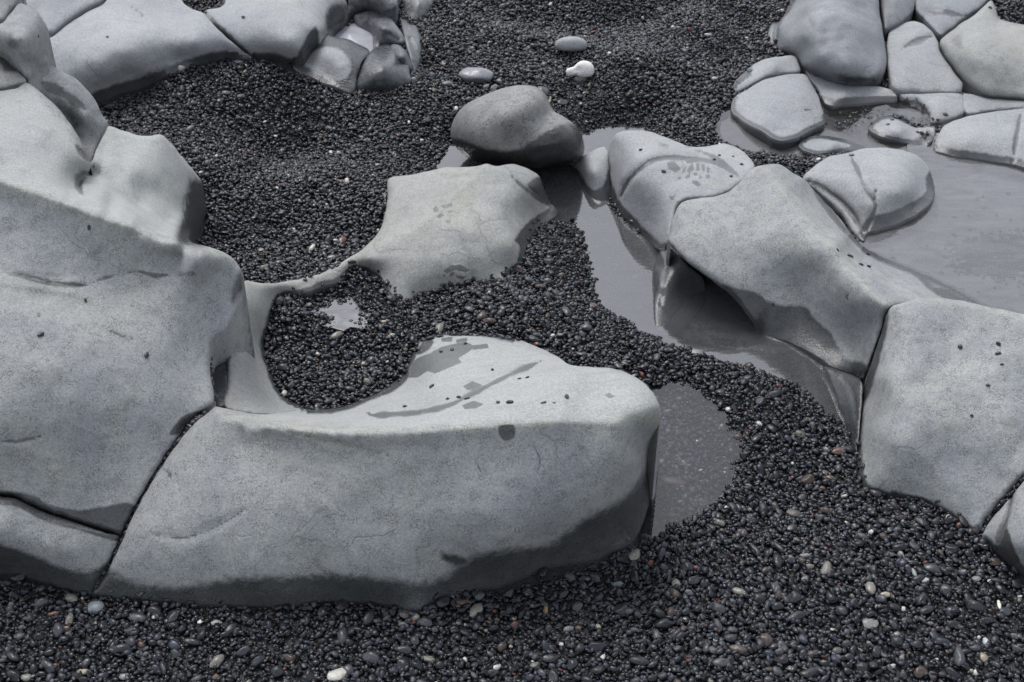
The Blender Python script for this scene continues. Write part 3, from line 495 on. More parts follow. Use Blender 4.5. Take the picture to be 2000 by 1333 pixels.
rock('bedrock_wedge', 'low wet apron of rock at the waterline, under the overhang of the ridge rock', [(1284,495),(1276,522,.012),(1275,550,.011),(1277,600,.007),(1282,645,-.002),(1320,652,-.007),(1352,625,-.010),(1378,585,-.010),(1374,545,.015),(1345,518,.045),(1314,483,.072),(1300,489,.045)], [(1290,560,.024),(1310,535,.034),(1335,570,.008),(1300,605,.006)], SMOOTH, [([(1308,490),(1298,540),(1290,600)],.002,4,0,0)], [([(1262,505),(1300,500),(1300,660),(1262,660)],8,.75),([(1308,500),(1400,500),(1400,660),(1290,660),(1292,600)],12,.9)], w=4, R=.003, step=4, lump=.002)
rock('bedrock_slab', 'rounded slab with a forked dark seam, its curved rim in the tide pool',
 [(1568,352,.085),(1590,326,.095),(1620,306,.10),(1660,298,.10),(1700,289,.10),(1750,291,.10),(1790,303,.085),(1812,326,.06),(1824,358,.045),(1822,390),(1792,418),(1752,438),(1716,449),(1692,457),(1686,474),(1668,458,.045),(1640,420,.055),(1600,378,.07)],
 [(1720,340,.125),(1650,350,.12),(1760,380,.105),(1700,400,.10),(1780,350,.10),(1800,392,.055),(1740,425,.06),(1640,380,.09),(1780,408,.05)],
 SMOOTH, [([(1657,303),(1672,325),(1680,345),(1694,375),(1710,400),(1702,425),(1690,455)],.0035,4.5,.2,5.5),([(1712,368),(1706,395)],.004,4,.2,5),([(1573,352),(1590,358),(1620,378),(1650,400),(1672,430),(1688,458)],.005,6,.1,7),([(1583,366),(1610,405),(1632,440)],.004,4,.2,6)],
 [([(1835,320),(1808,345),(1808,375),(1780,395),(1745,412),(1712,420),(1692,428),(1680,445),(1680,480),(1760,450),(1840,400)],9)], w=10, R=.008, lump=.004, zs=0.72, lip=0.012)
rock('bedrock_boulder', 'big dome of dark mottled rock at the top right, joints opening along its foot',
 [(1500,42),(1484,74),(1488,106),(1512,102),(1550,106,.085),(1560,118,.088),(1570,132,.09),(1600,146,.09),(1650,161,.09),(1700,162,.09),(1721,151,.092),(1731,130,.10),(1730,92,.12),(1722,50,.15),(1716,0,.18),(1715,-80,.2),(1580,-80,.2),(1545,-10),(1530,16)],
 [(1620,60,.20),(1600,110,.155),(1685,100,.16),(1650,0,.22),(1700,60,.17),(1545,70,.13),(1660,140,.14),(1580,20,.19)],
 BLUE, [([(1532,18),(1518,50),(1515,90)],.012,7,.3,10),([(1575,30),(1590,60)],.002,6,0,0)], [([(1490,60),(1530,10),(1700,-20),(1720,30),(1690,50),(1600,40),(1540,80),(1570,130),(1500,110)],45,.56),([(1620,140),(1700,145),(1725,130),(1715,165),(1650,165)],12,.7)], w=14, R=.015, lump=.008, zs=0.7)
rock('bedrock_block', 'dark damp block at the top edge, right of the big mottled dome', [(1726,42,.13),(1719,-20,.15),(1718,-80,.16),(1775,-80,.15),(1786,-10,.135),(1785,20,.12),(1762,42,.12),(1730,58,.12)], [(1752,0,.155)], DARK, w=10, zs=0.7)
rock('bedrock_slab', 'four-sided grey slab at upper right with a short dark nick near its upper end',
 [(1735,66,.12),(1760,48,.122),(1788,42,.13),(1815,57,.122),(1831,80,.112),(1836,102,.108),(1860,137,.10),(1881,164,.088),(1876,179,.072),(1820,181,.07),(1762,179,.07),(1744,171,.077),(1736,140,.09)], [(1780,110,.120),(1815,150,.10),(1760,150,.098)],
 SMOOTH, [([(1758,97),(1785,82),(1822,70)],.005,5,.2,8)], w=10, lump=.003, zs=0.6, lip=0.01)
rock('bedrock_slab', 'blue-grey slab on the top edge in the upper right, above the four-sided slab', [(1789,-80,.15),(1788,15,.12),(1804,36,.11),(1820,52,.11),(1838,70,.105),(1852,60,.105),(1886,33,.12),(1930,-2,.135),(1965,-80,.15)], [(1850,10,.135)], BLUE, [([(1800,20),(1850,25),(1885,32)],.003,7,0,8)], w=10, zs=0.65)
rock('bedrock_block', 'broad pale rock in the upper right corner with a pocket of gravel behind it',
 [(1838,78,.12),(1870,52,.14),(1900,31,.152),(1936,2,.155),(1944,15,.145),(1953,38,.138),(2000,48,.135),(2250,55,.15),(2250,215,.08),(2000,194,.078),(1930,188,.078),(1889,164,.085),(1862,133,.095),(1842,105,.105)],
 [(1900,90,.175),(1960,100,.165),(1950,150,.13),(1885,110,.15)], OLIVE, [], [([(1850,70),(1880,60),(1885,100),(1860,95)],16,.6)], w=14, R=.014, lump=.005, zs=0.7)
rock('bedrock_slab', 'small low slab at upper right, topmost of the pair beside the open gravel', [(1436,160),(1455,140),(1482,120,.075),(1500,115,.088),(1548,109,.09),(1561,128,.086),(1563,140,.082),(1500,150,.078),(1442,180,.055),(1434,176)], [(1510,132,.098)], SMOOTH, w=7, lump=.002, zs=0.6, lip=0.012)
rock('bedrock_slab', 'many-sided pale slab at upper right, larger of the pair beside the open gravel',
 [(1428,215),(1432,192),(1445,183,.06),(1500,154,.082),(1569,145,.088),(1586,165,.086),(1602,200,.07),(1612,238),(1590,252),(1530,277),(1482,253),(1450,236)], [(1500,190,.092),(1560,190,.095),(1540,238,.070),(1470,212,.070)], SMOOTH, [([(1570,215),(1595,212)],.001,4,0,5)], w=9, lump=.003, band=9, zs=0.6, lip=0.014)
rock('bedrock_slab', 'narrow grey slab lying under the foot of the big mottled dome', [(1574,140,.08),(1600,151,.082),(1650,166,.082),(1700,168,.082),(1735,174,.078),(1752,188,.06),(1750,199),(1700,201),(1628,208),(1612,202),(1596,175,.066)], [(1650,184,.09)], SMOOTH, [], [([(1600,196),(1700,190),(1760,190),(1760,215),(1610,215)],6)], w=7, zs=0.45, lip=0.012)
rock('bedrock_slab', 'small ringed pale slab below the four-sided slab, two pebbles on it', [(1757,185,.06),(1800,184,.07),(1877,184,.07),(1883,221,.05),(1832,240,.042),(1812,240),(1797,216),(1777,205)], [(1830,210,.072)], SMOOTH, [([(1788,190),(1800,215),(1820,230)],.004,6,.1,8)], w=6, lump=.002, zs=0.6, lip=0.008)
rock('bedrock_slab', 'thin pale strip of rock under the broad rock of the upper right corner', [(1882,184,.07),(1930,192,.072),(2000,198,.072),(2250,218,.08),(2250,240,.06),(2000,214,.06),(1940,218,.056),(1888,222,.05)], [], SMOOTH, w=6, lump=.002, zs=0.6)
rock('bedrock_slab', 'pale oblong slab above the tide pool, a dark seam across its right end',
 [(1823,291),(1833,264,.055),(1846,244,.065),(1900,226,.075),(1990,213,.075),(2250,205,.08),(2250,355),(2000,328),(1980,322),(1900,311),(1850,303)], [(1900,265,.092),(1960,270,.088),(1862,275,.075)], SMOOTH, [([(1994,215),(1986,260),(1978,320)],.004,4,.3,6)], [([(1830,293),(1900,299),(1970,312),(2010,322),(2050,320),(2050,345),(1820,310)],5)], w=9, lump=.003, zs=0.6, lip=0.014)
rock('bedrock_slab', 'low pale tongue of rock between the brownish pool and the oblong slab', [(1697,250),(1715,232),(1745,226),(1790,242),(1825,243),(1822,275,.045),(1800,291),(1770,281),(1720,266)], [(1760,252,.056),(1740,246,.054)], SMOOTH, [], [([(1740,270),(1790,268),(1815,250),(1830,290),(1760,290)],8,.7)], w=6, lump=.0015, band=7, lip=0.006)
rock('bedrock_slab', 'almost drowned pale flake of rock at the lower edge of the brownish pool', [(1560,284),(1582,266),(1640,271),(1690,290),(1640,297),(1590,301)], [(1630,284,.046)], SMOOTH, w=6, lump=.001, band=7)
rock('pool_floor', None, [(1660,470,.012),(1690,430,.012),(1790,400,.010),(1790,300,.012),(1830,270,.014),(1900,290,.014),(2300,300,.014),(2300,800,.014),(1950,670,.014),(1850,620,.014),(1740,560,.012),(1680,500,.012)], [(1900,450,.002)], FLOOR, kind='structure', w=4, R=0, step=9, lump=.003, jit=0, band=0)
rock('channel_floor', None, [(1280,480,-.015),(1330,470,-.012),(1500,600,-.012),(1600,660,-.012),(1690,700,-.01),(1690,860,-.01),(1655,850,-.016),(1600,735,-.022),(1500,690,-.022),(1420,680,-.022),(1330,660,-.022),(1290,645,-.02)], [], MURK, kind='structure', w=4, R=0, step=9, lump=.003, jit=0, band=0)
rock('pool_floor', None, [(1405,262,.024),(1418,228,.027),(1440,200,.03),(1600,150,.03),(1800,150,.03),(2200,180,.03),(2260,330,.027),(1900,320,.026),(1800,302,.026),(1700,300,.026),(1640,294,.028),(1570,302,.030),(1480,300,.028),(1440,285,.026)],
 [(1650,235,.012),(1700,225,.010),(1740,212,.012),(1640,215,.014),(1730,285,.018),(1500,280,.029),(1600,275,.030),(1850,230,.028)], FLOOR, kind='structure', w=4, R=0, step=6, lump=.002, jit=3, band=0, wet=[([(1400,200),(1560,300),(1850,310),(1830,240),(1790,190),(1600,190),(1500,260)],20,.45)])
rock('pool_floor', None, [(630,60,.055),(680,20,.06),(760,20,.06),(770,110,.06),(700,120,.055),(650,100,.055)], [], FLOOR, kind='structure', w=4, R=0, step=6, lump=.001, jit=0, band=0)
# ---------------------------------------------------------------- ray tests against the rocks
def bvh_of(obs):
    V, P = [], []
    for o in obs:
        k = len(V); V += [o.matrix_world@v.co for v in o.data.vertices]; P += [[i+k for i in p.vertices] for p in o.data.polygons]
    return BVHTree.FromPolygons(V, P)
RB = bvh_of(ROCKS)
def rock_top(x, y):
    h = RB.ray_cast(Vector((x, y, 2.)), Vector((0, 0, -1))); return h[0].z if h[0] else -9.
# ---------------------------------------------------------------- gravel bed, one sheet out to the distance
xs = np.r_[-60, -30, -15, -8, -5, -3.5, -2.6, np.arange(-2.3, 2.31, .02), 2.6, 3.5, 5, 8, 15, 30, 60]
ys = np.r_[-30, -15, -6, -2, 0, .7, np.arange(1.0, 5.01, .02), 5.5, 6.5, 8, 12, 20, 40, 80]
gx, gy = np.meshgrid(xs, ys); XY = np.c_[gx.ravel(), gy.ravel()]
Z = GZ(XY)-.004
for i, (x, y) in enumerate(XY):
    if abs(x) < 2.4 and .9 < y < 5:
        rt = rock_top(x, y)
        if rt > -5: Z[i] = min(Z[i], max(rt-.03, -.10))
nx = len(xs); Fq = [[j*nx+i, j*nx+i+1, (j+1)*nx+i+1, (j+1)*nx+i] for j in range(len(ys)-1) for i in range(nx-1)]
bed = mesh_obj('gravel_ground', np.c_[XY, Z], Fq, BED); tag(bed, kind='structure')
# ---------------------------------------------------------------- water
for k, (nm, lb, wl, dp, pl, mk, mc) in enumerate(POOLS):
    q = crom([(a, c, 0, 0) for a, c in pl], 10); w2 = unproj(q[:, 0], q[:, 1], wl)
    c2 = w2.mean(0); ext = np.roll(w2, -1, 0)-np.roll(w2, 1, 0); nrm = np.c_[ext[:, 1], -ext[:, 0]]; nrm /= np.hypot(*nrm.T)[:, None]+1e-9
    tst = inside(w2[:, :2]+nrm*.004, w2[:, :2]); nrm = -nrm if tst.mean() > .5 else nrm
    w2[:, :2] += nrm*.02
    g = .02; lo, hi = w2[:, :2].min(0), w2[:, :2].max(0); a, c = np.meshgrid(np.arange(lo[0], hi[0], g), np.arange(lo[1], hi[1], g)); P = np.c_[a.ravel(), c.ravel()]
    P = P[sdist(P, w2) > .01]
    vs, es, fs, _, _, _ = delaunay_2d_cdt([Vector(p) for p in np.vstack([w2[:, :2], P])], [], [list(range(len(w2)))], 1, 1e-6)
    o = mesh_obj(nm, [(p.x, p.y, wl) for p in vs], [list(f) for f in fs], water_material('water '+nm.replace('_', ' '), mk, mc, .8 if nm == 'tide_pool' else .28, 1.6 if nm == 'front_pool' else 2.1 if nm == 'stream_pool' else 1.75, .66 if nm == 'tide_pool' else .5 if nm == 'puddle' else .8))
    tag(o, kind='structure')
# ---------------------------------------------------------------- pebble shapes
def pebble_mesh(name, seed, sub=3, flat=.55, ang=.12, long_=1.25):
    r = random.Random(seed); bm = bmesh.new(); bmesh.ops.create_icosphere(bm, subdivisions=sub, radius=1)
    cuts = [(Vector((r.gauss(0, 1), r.gauss(0, 1), r.gauss(0, .7))).normalized(), r.uniform(.62, .92)) for _ in range(8)]
    for v in bm.verts:
        p = v.co.copy()
        for nn_, d in cuts:
            e = p.dot(nn_)-d
            if e > 0: p -= nn_*e*.95
        p *= 1+ang*noise.noise(p*1.3+Vector((seed*3.1, 0, 0)))+ang*.4*noise.noise(p*3+Vector((seed, 5, 0)))
        v.co = Vector((p.x*long_, p.y*(.95+.1*r.random()*0), p.z*flat))
    me = bpy.data.meshes.new(name); bm.to_mesh(me); bm.free(); me.polygons.foreach_set('use_smooth', [True]*len(me.polygons)); me.update(); return me
BASES = bpy.data.collections.new('pebble shapes')
for k in range(10):
    me = pebble_mesh('pebble_shape', k+1, 2, random.uniform(.42, .8), random.uniform(.1, .3), random.uniform(1.0, 1.55)); me.materials.append(PEB_I)
    BASES.objects.link(bpy.data.objects.new('pebble_shape', me))
SHAPES = []
for k in range(12):
    me = pebble_mesh('pebble_form', k+40, 3, random.uniform(.45, .75), random.uniform(.1, .3), random.uniform(1.0, 1.5)); me.materials.append(PEB_O); SHAPES.append(me)
SLATE = [(.020,.021,.024),(.028,.030,.035),(.038,.041,.049),(.014,.015,.017),(.052,.056,.066)]
def peb_col(r):
    t = r.random()
    if t < .006: return (.085*r.uniform(.6,1.1), .026, .02)
    if t < .022: return (.05, .037, .031)
    if t < .031: k = r.uniform(.6, 1.2); return tuple(x*k for x in (.12,.115,.10))
    if t < .034: return (.42,.41,.37)
    if t < .17: k = r.uniform(.022,.05); return (k, k*1.05, k*1.2)
    c = r.choice(SLATE); k = r.uniform(.08, .44); return (c[0]*k, c[1]*k*1.05, c[2]*k*1.32)
# ---------------------------------------------------------------- singled-out stones on the gravel:  u, v, width px, height px, turn, colour, label
ROOTXY = []
def ground_at(u, v, rocks=True):
    r = rays(np.array([u]), np.array([v]))[0]; t = 1.2
    o_ = Vector(CAM); d_ = Vector(r).normalized()
    if rocks:
        h = RB.ray_cast(o_, d_)
    z = .03
    for _ in range(20):
        P = unproj(np.array([u]), np.array([v]), z); z = .5*z+.5*GZ(P[:, :2])[0]
    P = unproj(np.array([u]), np.array([v]), z)[0]
    if rocks and h[0] is not None and (h[0]-o_).length < np.linalg.norm(P-CAM): return np.array(h[0]), h[1], True
    return P, Vector((0, 0, 1)), False
def place(name, me, P, sx, sy, sz, rot, col, tiltn=None, tilt=0.):
    o = bpy.data.objects.new(name, me); COL.objects.link(o); o.location = P
    q = Vector((0, 0, 1)).rotation_difference(tiltn or Vector((0, 0, 1))) @ Matrix.Rotation(rot, 3, 'Z').to_quaternion() @ Matrix.Rotation(tilt, 3, 'X').to_quaternion()
    o.rotation_mode = 'QUATERNION'; o.rotation_quaternion = q; o.scale = (sx, sy, sz); k_ = .55 if sum(col) < .5 else .75; o['col'] = tuple(float(x)*k_ for x in col); return o
WH, GR, LG, RD, TN, BR, BK, PK = (.55,.54,.50), (.085,.09,.10), (.17,.18,.19), (.19,.045,.03), (.30,.25,.19), (.13,.09,.07), (.02,.021,.024), (.24,.16,.15)
STONES = [
 (186,1185,42,24,.1,(.20,.22,.235),'speckled pale blue-grey stone at the foot of the large front rock'),
 (302,1190,38,26,-.2,(.03,.031,.036),'dark slate oval stone leaning on the wet base of the large front rock'),
 (82,1176,26,26,.5,(.07,.075,.085),'round mid-grey pebble just below the bottom left block'),
 (104,1197,18,12,.2,(.16,.06,.055),'dull pink-red pebble below the bottom left block'),
 (268,1206,36,18,-.3,(.055,.057,.07),'lumpy charcoal stone below the speckled pale stone'),
 (392,1214,13,7,.5,(.75,.74,.68),'tiny bright white chip under the front rock'),
 (423,1215,19,15,.3,(.30,.32,.30),'pale greenish white pebble right of a tiny white chip'),
 (162,1310,28,21,-.1,(.34,.30,.23),'cream and tan egg-shaped pebble near the bottom left'),
 (242,1320,24,14,-.5,(.20,.205,.20),'light grey slanting pebble near the bottom edge, right of the cream pebble'),
 (421,1321,18,17,.2,(.20,.15,.11),'tan rounded pebble on the bottom edge, left part'),
 (659,1316,42,24,.35,(.50,.48,.42),'largest off-white stone, on the bottom edge left of the middle'),
 (790,1199,28,16,.1,(.11,.10,.10),'brown-grey oval stone at the foot of the front rock'),
 (788,1220,27,10,.1,(.15,.16,.17),'thin light grey flat pebble under the brown-grey oval'),
 (905,1176,27,13,-.1,(.13,.085,.065),'flat reddish brown stone tucked under the wet rim of the front rock'),
 (949,1215,10,10,0,(.18,.05,.04),'small brick red pebble right of the flat reddish stone'),
 (950,1231,13,11,.3,(.22,.21,.19),'small square beige pebble under the brick red one'),
 (876,1312,22,13,0,(.07,.075,.085),'smooth grey pebble at the bottom, middle'),
 (960,1312,22,22,.4,(.08,.085,.09),'angular grey pebble on the bottom edge, middle'),
 (1110,1228,20,18,.2,(.17,.165,.17),'light grey block-shaped pebble low in the middle'),
 (1129,1226,17,15,0,(.20,.15,.12),'pinkish brown pebble touching a light grey one'),
 (1168,1223,16,14,-.7,(.35,.32,.26),'cream slanting pebble low in the middle'),
 (1206,1139,20,19,0,(.14,.16,.18),'round blue-grey pebble just below the corner of the front rock'),
 (1345,1155,20,17,0,(.20,.20,.20),'pale round pebble in the lower gravel, right of centre'),
 (1337,1210,13,8,-.4,(.65,.62,.48),'yellowish white chip in the lower gravel'),
 (1066,1189,11,18,.1,(.26,.17,.08),'amber standing pebble in the lower gravel'),
 (1295,1317,26,27,0,(.075,.08,.09),'biggest smooth dark grey pebble on the bottom edge'),
 (1324,1264,22,19,.1,(.085,.09,.10),'oval grey pebble above the biggest dark one'),
 (1393,1268,26,18,.2,(.10,.105,.11),'wide grey pebble in the lower gravel, right of an oval grey one'),
 (1447,1037,18,16,0,(.15,.16,.17),'round light grey pebble in the lower gravel near the front pool'),
 (1641,878,34,22,0,(.16,.10,.085),'large reddish brown stone beside the right block'),
 (1611,922,19,12,-.1,(.15,.12,.11),'dull brown oval pebble below the large reddish stone'),
 (1621,932,19,14,.1,(.20,.13,.095),'warm tan pebble touching a dull brown one'),
 (1551,1003,28,16,-.5,(.11,.095,.085),'olive-brown knobbly stone with a wet shine in the dip of the gravel'),
 (1513,985,14,22,.3,(.07,.065,.06),'dark olive upright stone left of the knobbly one'),
 (1573,1084,18,16,0,(.26,.25,.23),'pale pinkish grey pebble in the right-hand gravel'),
 (1739,1082,22,14,0,(.10,.10,.11),'flat dark grey pebble in the right-hand gravel'),
 (1760,1083,14,18,.2,(.28,.26,.23),'beige upright pebble in the right-hand gravel'),
 (1732,1092,20,20,.4,(.05,.052,.055),'round porous black stone in the right-hand gravel'),
 (1824,1110,34,18,-.2,(.05,.056,.068),'angular charcoal stone near the lower right block'),
 (1806,1132,17,14,.2,(.48,.52,.45),'bright greenish white pebble in the right-hand gravel'),
 (1785,1117,11,17,.2,(.27,.29,.26),'grey-green pointed pebble beside the bright greenish one'),
 (1729,1161,20,17,.0,(.36,.32,.24),'square cream stone in the right-hand gravel'),
 (1907,1130,22,20,.3,(.22,.21,.20),'light grey squarish stone near the lower right corner block'),
 (1951,1179,9,17,0,(.80,.78,.66),'slim upright bright white pebble at the right'),
 (1963,1193,25,17,0,(.06,.065,.075),'dark oval stone beside the slim white pebble'),
 (1699,1217,34,19,.0,(.22,.22,.21),'big pale grey oval stone in the right-hand gravel'),
 (1652,1256,24,24,.4,(.11,.125,.13),'rough blue-grey round stone below the big pale oval'),
 (1627,1228,12,7,.3,(.60,.57,.45),'cream chip left of the big pale oval'),
 (1925,1252,13,16,.1,(.42,.44,.46),'white egg-shaped pebble near the lower right corner'),
 (1922,1283,18,20,.4,(.24,.20,.15),'tan tapered pebble near the lower right corner'),
 (1980,1240,22,17,0,(.17,.165,.155),'grey-brown flat oval at the lower right edge'),
 (1743,1300,14,15,.3,(.42,.43,.42),'pale chipped pebble near the bottom right'),
 (1897,1310,12,13,0,(.30,.30,.26),'pale yellow-grey pebble at the bottom right'),
 (1752,988,13,9,0,(.18,.05,.035),'brick red pebble under the right block'),
 (1766,1004,14,8,0,(.20,.15,.13),'pinkish flat pebble under the right block'),
 (1804,995,12,6,-.2,(.50,.46,.36),'cream sliver under the right block'),
 (1640,1140,10,10,0,(.20,.05,.03),'rust red pebble in the middle of the right-hand gravel'),
 (1616,1070,13,10,0,(.17,.05,.045),'dark red pebble in the upper right-hand gravel'),
 (1361,686,28,20,-.4,(.20,.22,.23),'flat pale grey stone at the edge of the winding channel'),
 (1157,596,25,14,-.1,(.10,.075,.075),'purplish brown stone at the left shore of the winding channel'),
 (1312,937,46,30,-.35,(.20,.15,.145),'largest sunken pink-brown stone, in the front pool'),
 (1330,980,16,14,.2,(.30,.24,.21),'pale pink sunken pebble in the front pool'),
 (1328,780,11,5,0,(.45,.08,.05),'vivid red sunken chip in the front pool'),
 (1405,939,12,6,0,(.45,.12,.07),'orange-red sunken chip near the shore of the front pool'),
 (1305,802,16,14,.2,(.30,.26,.25),'pale mauve sunken pebble near the end of the front rock'),
 (1374,811,10,6,-.1,(.55,.57,.55),'white sunken pebble in the front pool'),
 (1410,830,13,8,.5,(.40,.48,.45),'pale green-white pebble at the right shore of the front pool'),
 (752,626,18,13,0,(.36,.26,.20),'pinkish cream stone beside the bright puddle in the hollow'),
 (710,709,20,13,-.1,(.26,.22,.17),'tan and dark two-toned pebble in the hollow'),
 (574,641,18,12,0,(.15,.16,.18),'smooth light slate pebble in the left of the hollow'),
 (568,505,18,16,.1,(.07,.075,.09),'large round slate pebble above the thin saddle'),
 (656,468,14,8,-.3,(.50,.50,.48),'white pebble in the gravel above the thin saddle'),
 (648,502,17,13,.0,(.20,.19,.19),'pinkish grey pebble above the thin saddle'),
 (509,488,17,10,.2,(.20,.17,.14),'brown-cream pebble near the right end of the left outcrop'),
 (596,546,10,9,0,(.09,.075,.065),'single brown pebble sitting on the thin saddle'),
 (667,353,13,9,0,(.40,.16,.12),'coral pink pebble in the middle-left gravel'),
 (586,392,13,11,-.4,(.26,.19,.17),'dusty pink oval pebble in the middle-left gravel'),
 (737,322,13,8,.3,(.33,.27,.25),'cream pebble in the gravel left of the centre rock'),
 (765,315,12,11,0,(.10,.105,.12),'grey pebble right of the cream one, left of the centre rock'),
 (355,134,22,15,0,(.46,.45,.44),'white round pebble at the wet edge of the long pale slab'),
 (465,121,18,9,-.1,(.24,.26,.29),'light grey flat pebble at the corner of the long pale slab'),
 (807,156,16,17,.2,(.25,.26,.29),'light grey pebble against the dark wet dome'),
 (470,188,18,15,.1,(.09,.095,.105),'round mid-grey pebble in the upper left gravel'),
 (440,181,20,8,0,(.13,.13,.14),'flat grey pebble in the upper left gravel'),
 (930,148,62,26,-.2,(.20,.205,.22),'flat half-buried grey slab stone in the upper gravel'),
 (876,162,24,14,.1,(.15,.155,.17),'small grey half-buried stone left of the flat slab stone'),
 (950,167,13,17,-.3,(.17,.17,.19),'grey upright pebble, first of the trio above the boulder'),
 (964,168,11,19,-.4,(.30,.29,.28),'pale upright pebble, middle of the trio above the boulder'),
 (974,157,15,12,0,(.28,.28,.28),'light round pebble, last of the trio above the boulder'),
 (933,192,11,11,.2,(.33,.33,.35),'small whitish pebble just above the left shoulder of the boulder'),
 (917,193,17,15,.4,(.09,.09,.11),'dark mauve pebble just above the left shoulder of the boulder'),
 (1053,153,14,15,0,(.13,.13,.15),'triangular grey pebble left of the white knobbly stone'),
 (1074,191,8,19,0,(.24,.22,.18),'slim tan upright pebble at the right shoulder of the boulder'),
 (1098,198,25,18,0,(.04,.042,.045),'black rounded stone right of the boulder'),
 (1059,174,32,26,-.7,(.09,.09,.095),'dark grey stone tucked behind the top of the boulder'),
 (1394,152,14,10,0,(.36,.35,.33),'cream oval pebble in the upper right gravel'),
 (1384,67,17,10,-.4,(.22,.24,.27),'light blue-grey pebble in the upper right gravel'),
 (1325,53,9,6,0,(.30,.26,.26),'pale pinkish pebble high in the upper gravel'),
 (1202,63,12,8,0,(.17,.18,.20),'grey pebble high in the upper gravel right of the big oval stone'),
 (1290,18,20,9,.6,(.13,.135,.14),'long slanting grey pebble high in the upper gravel'),
 (1464,136,13,10,0,(.20,.21,.23),'grey pebble against the left pair of slabs'),
 (1448,141,9,8,0,(.20,.06,.05),'dull red pebble against the left pair of slabs'),
 (1324,228,8,8,0,(.33,.34,.36),'small pale pebble in the gravel above the boot-print rock'),
 (1150,286,18,12,0,(.28,.20,.14),'cream and brown pebble in shallow water right of the boulder'),
 (1560,320,12,8,0,(.12,.06,.06),'dark red pebble in the gravel pocket behind the ridge rock'),
 (1663,302,11,8,0,(.10,.105,.12),'grey pebble sitting at the top of the forked seam'),
 (1804,207,11,8,0,(.085,.09,.10),'left of two grey pebbles on the small ringed slab'),
 (1847,223,11,8,0,(.085,.09,.10),'right of two grey pebbles on the small ringed slab'),
 (1743,233,10,7,0,(.06,.062,.065),'grey pebble on the low pale tongue of rock'),
 (1934,14,10,8,0,(.09,.095,.11),'grey pebble on the crest of the broad upper right rock'),
 (1950,689,13,9,0,(.03,.031,.036),'largest dark pebble resting on the big right block'),
 (1957,711,9,7,0,(.035,.036,.04),'dark pebble just below the largest one on the big right block'),
 (1930,752,8,8,0,(.09,.085,.07),'lone brownish pebble on the big right block'),
 (1062,785,12,8,0,(.045,.048,.055),'largest dark pebble on the flat top of the front rock'),
 (1082,786,7,5,0,(.02,.02,.02),'tiny dark pebble right of the largest one on the front rock'),
 (1014,739,10,6,0,(.02,.02,.023),'black chip above the largest dark pebble on the front rock'),
 (962,722,7,7,0,(.04,.04,.045),'dark pebble on the front rock near the head of the long seam'),
 (912,778,11,6,0,(.02,.02,.022),'black flat pebble lying on the long seam of the front rock'),
]
for (u, v, wp, hp, rot, col, lb) in STONES:
    P, nr, onrock = ground_at(u, v+hp*.30); sc_ = F/((P-CAM)@FW); rx = wp/2/sc_; hh = hp/sc_
    ry = rx*random.uniform(.72, .85)
    if hp > wp*1.1: rot += 1.4; rx, ry = hp/2/sc_/.72, wp/2/sc_
    rz = max(.45*min(rx, ry), min((hh-2*ry*.62)/1.4, 1.1*ry)) if hp <= wp*1.1 else ry*.8
    me = SHAPES[int(u+v) % len(SHAPES)]; k = 1/1.2
    o = place('stone' if wp > 22 else 'pebble', me, (P[0], P[1]+ry*.25, P[2]+rz*(.42 if not onrock else .5)), rx*k, ry, rz/.6, rot, col, nr if onrock else None)
    tag(o, lb, 'stone' if wp > 22 else 'pebble'); ROOTXY.append((o.location.x, o.location.y, max(rx, ry)))
# loose black grains on the rocks
LOOSE = [('the pale top of the front rock', [(897,655),(917,655),(971,654),(909,672),(883,684),(861,688),(843,756),(874,780),(896,777),(972,787),(995,787),(790,795),(1030,738),(1107,776)]),
 ('the crest of the ridge rock', [(1636,489),(1658,500),(1663,502),(1695,498),(1682,518),(1697,522),(1510,596)]),
 ('the boot-print rock', [(1251,294),(1296,336),(1405,304),(1448,322),(1428,345),(1432,306),(1395,312)]),
 ('the flat slabs around the brownish pool', [(1588,262),(1600,260),(1612,253),(1565,270),(1573,278),(1734,244),(1765,236),(1772,284),(1620,228),(1506,290),(1512,283)]),
 ('the face of the big right block', [(1950,673),(1875,679),(1898,813)]),
 ('the left outcrop', [(174,446),(167,588),(82,655),(80,655),(287,696)]), ('the pale slab at the upper left', [(475,35),(75,72),(210,73)]),
 ('the edge of the pale middle rock', [(778,582),(790,592),(820,576),(828,573),(868,560),(880,557),(922,556),(930,560),(895,559),(782,582),(915,563),(925,548)])]
for where, pts in LOOSE:
    for (u, v) in pts:
        P, nr, onrock = ground_at(u, v); s_ = random.uniform(.0024, .0042) if 'middle rock' not in where else random.uniform(.004, .0055)
        o = place('pebble', random.choice(SHAPES), (P[0], P[1], P[2]+s_*.45), s_*1.1, s_, s_*.9, random.uniform(0, 6), (.02, .021, .024), nr if onrock else None)
        tag(o, 'small black pebble lying loose on '+where, 'pebble', 'loose black pebbles on '+where)
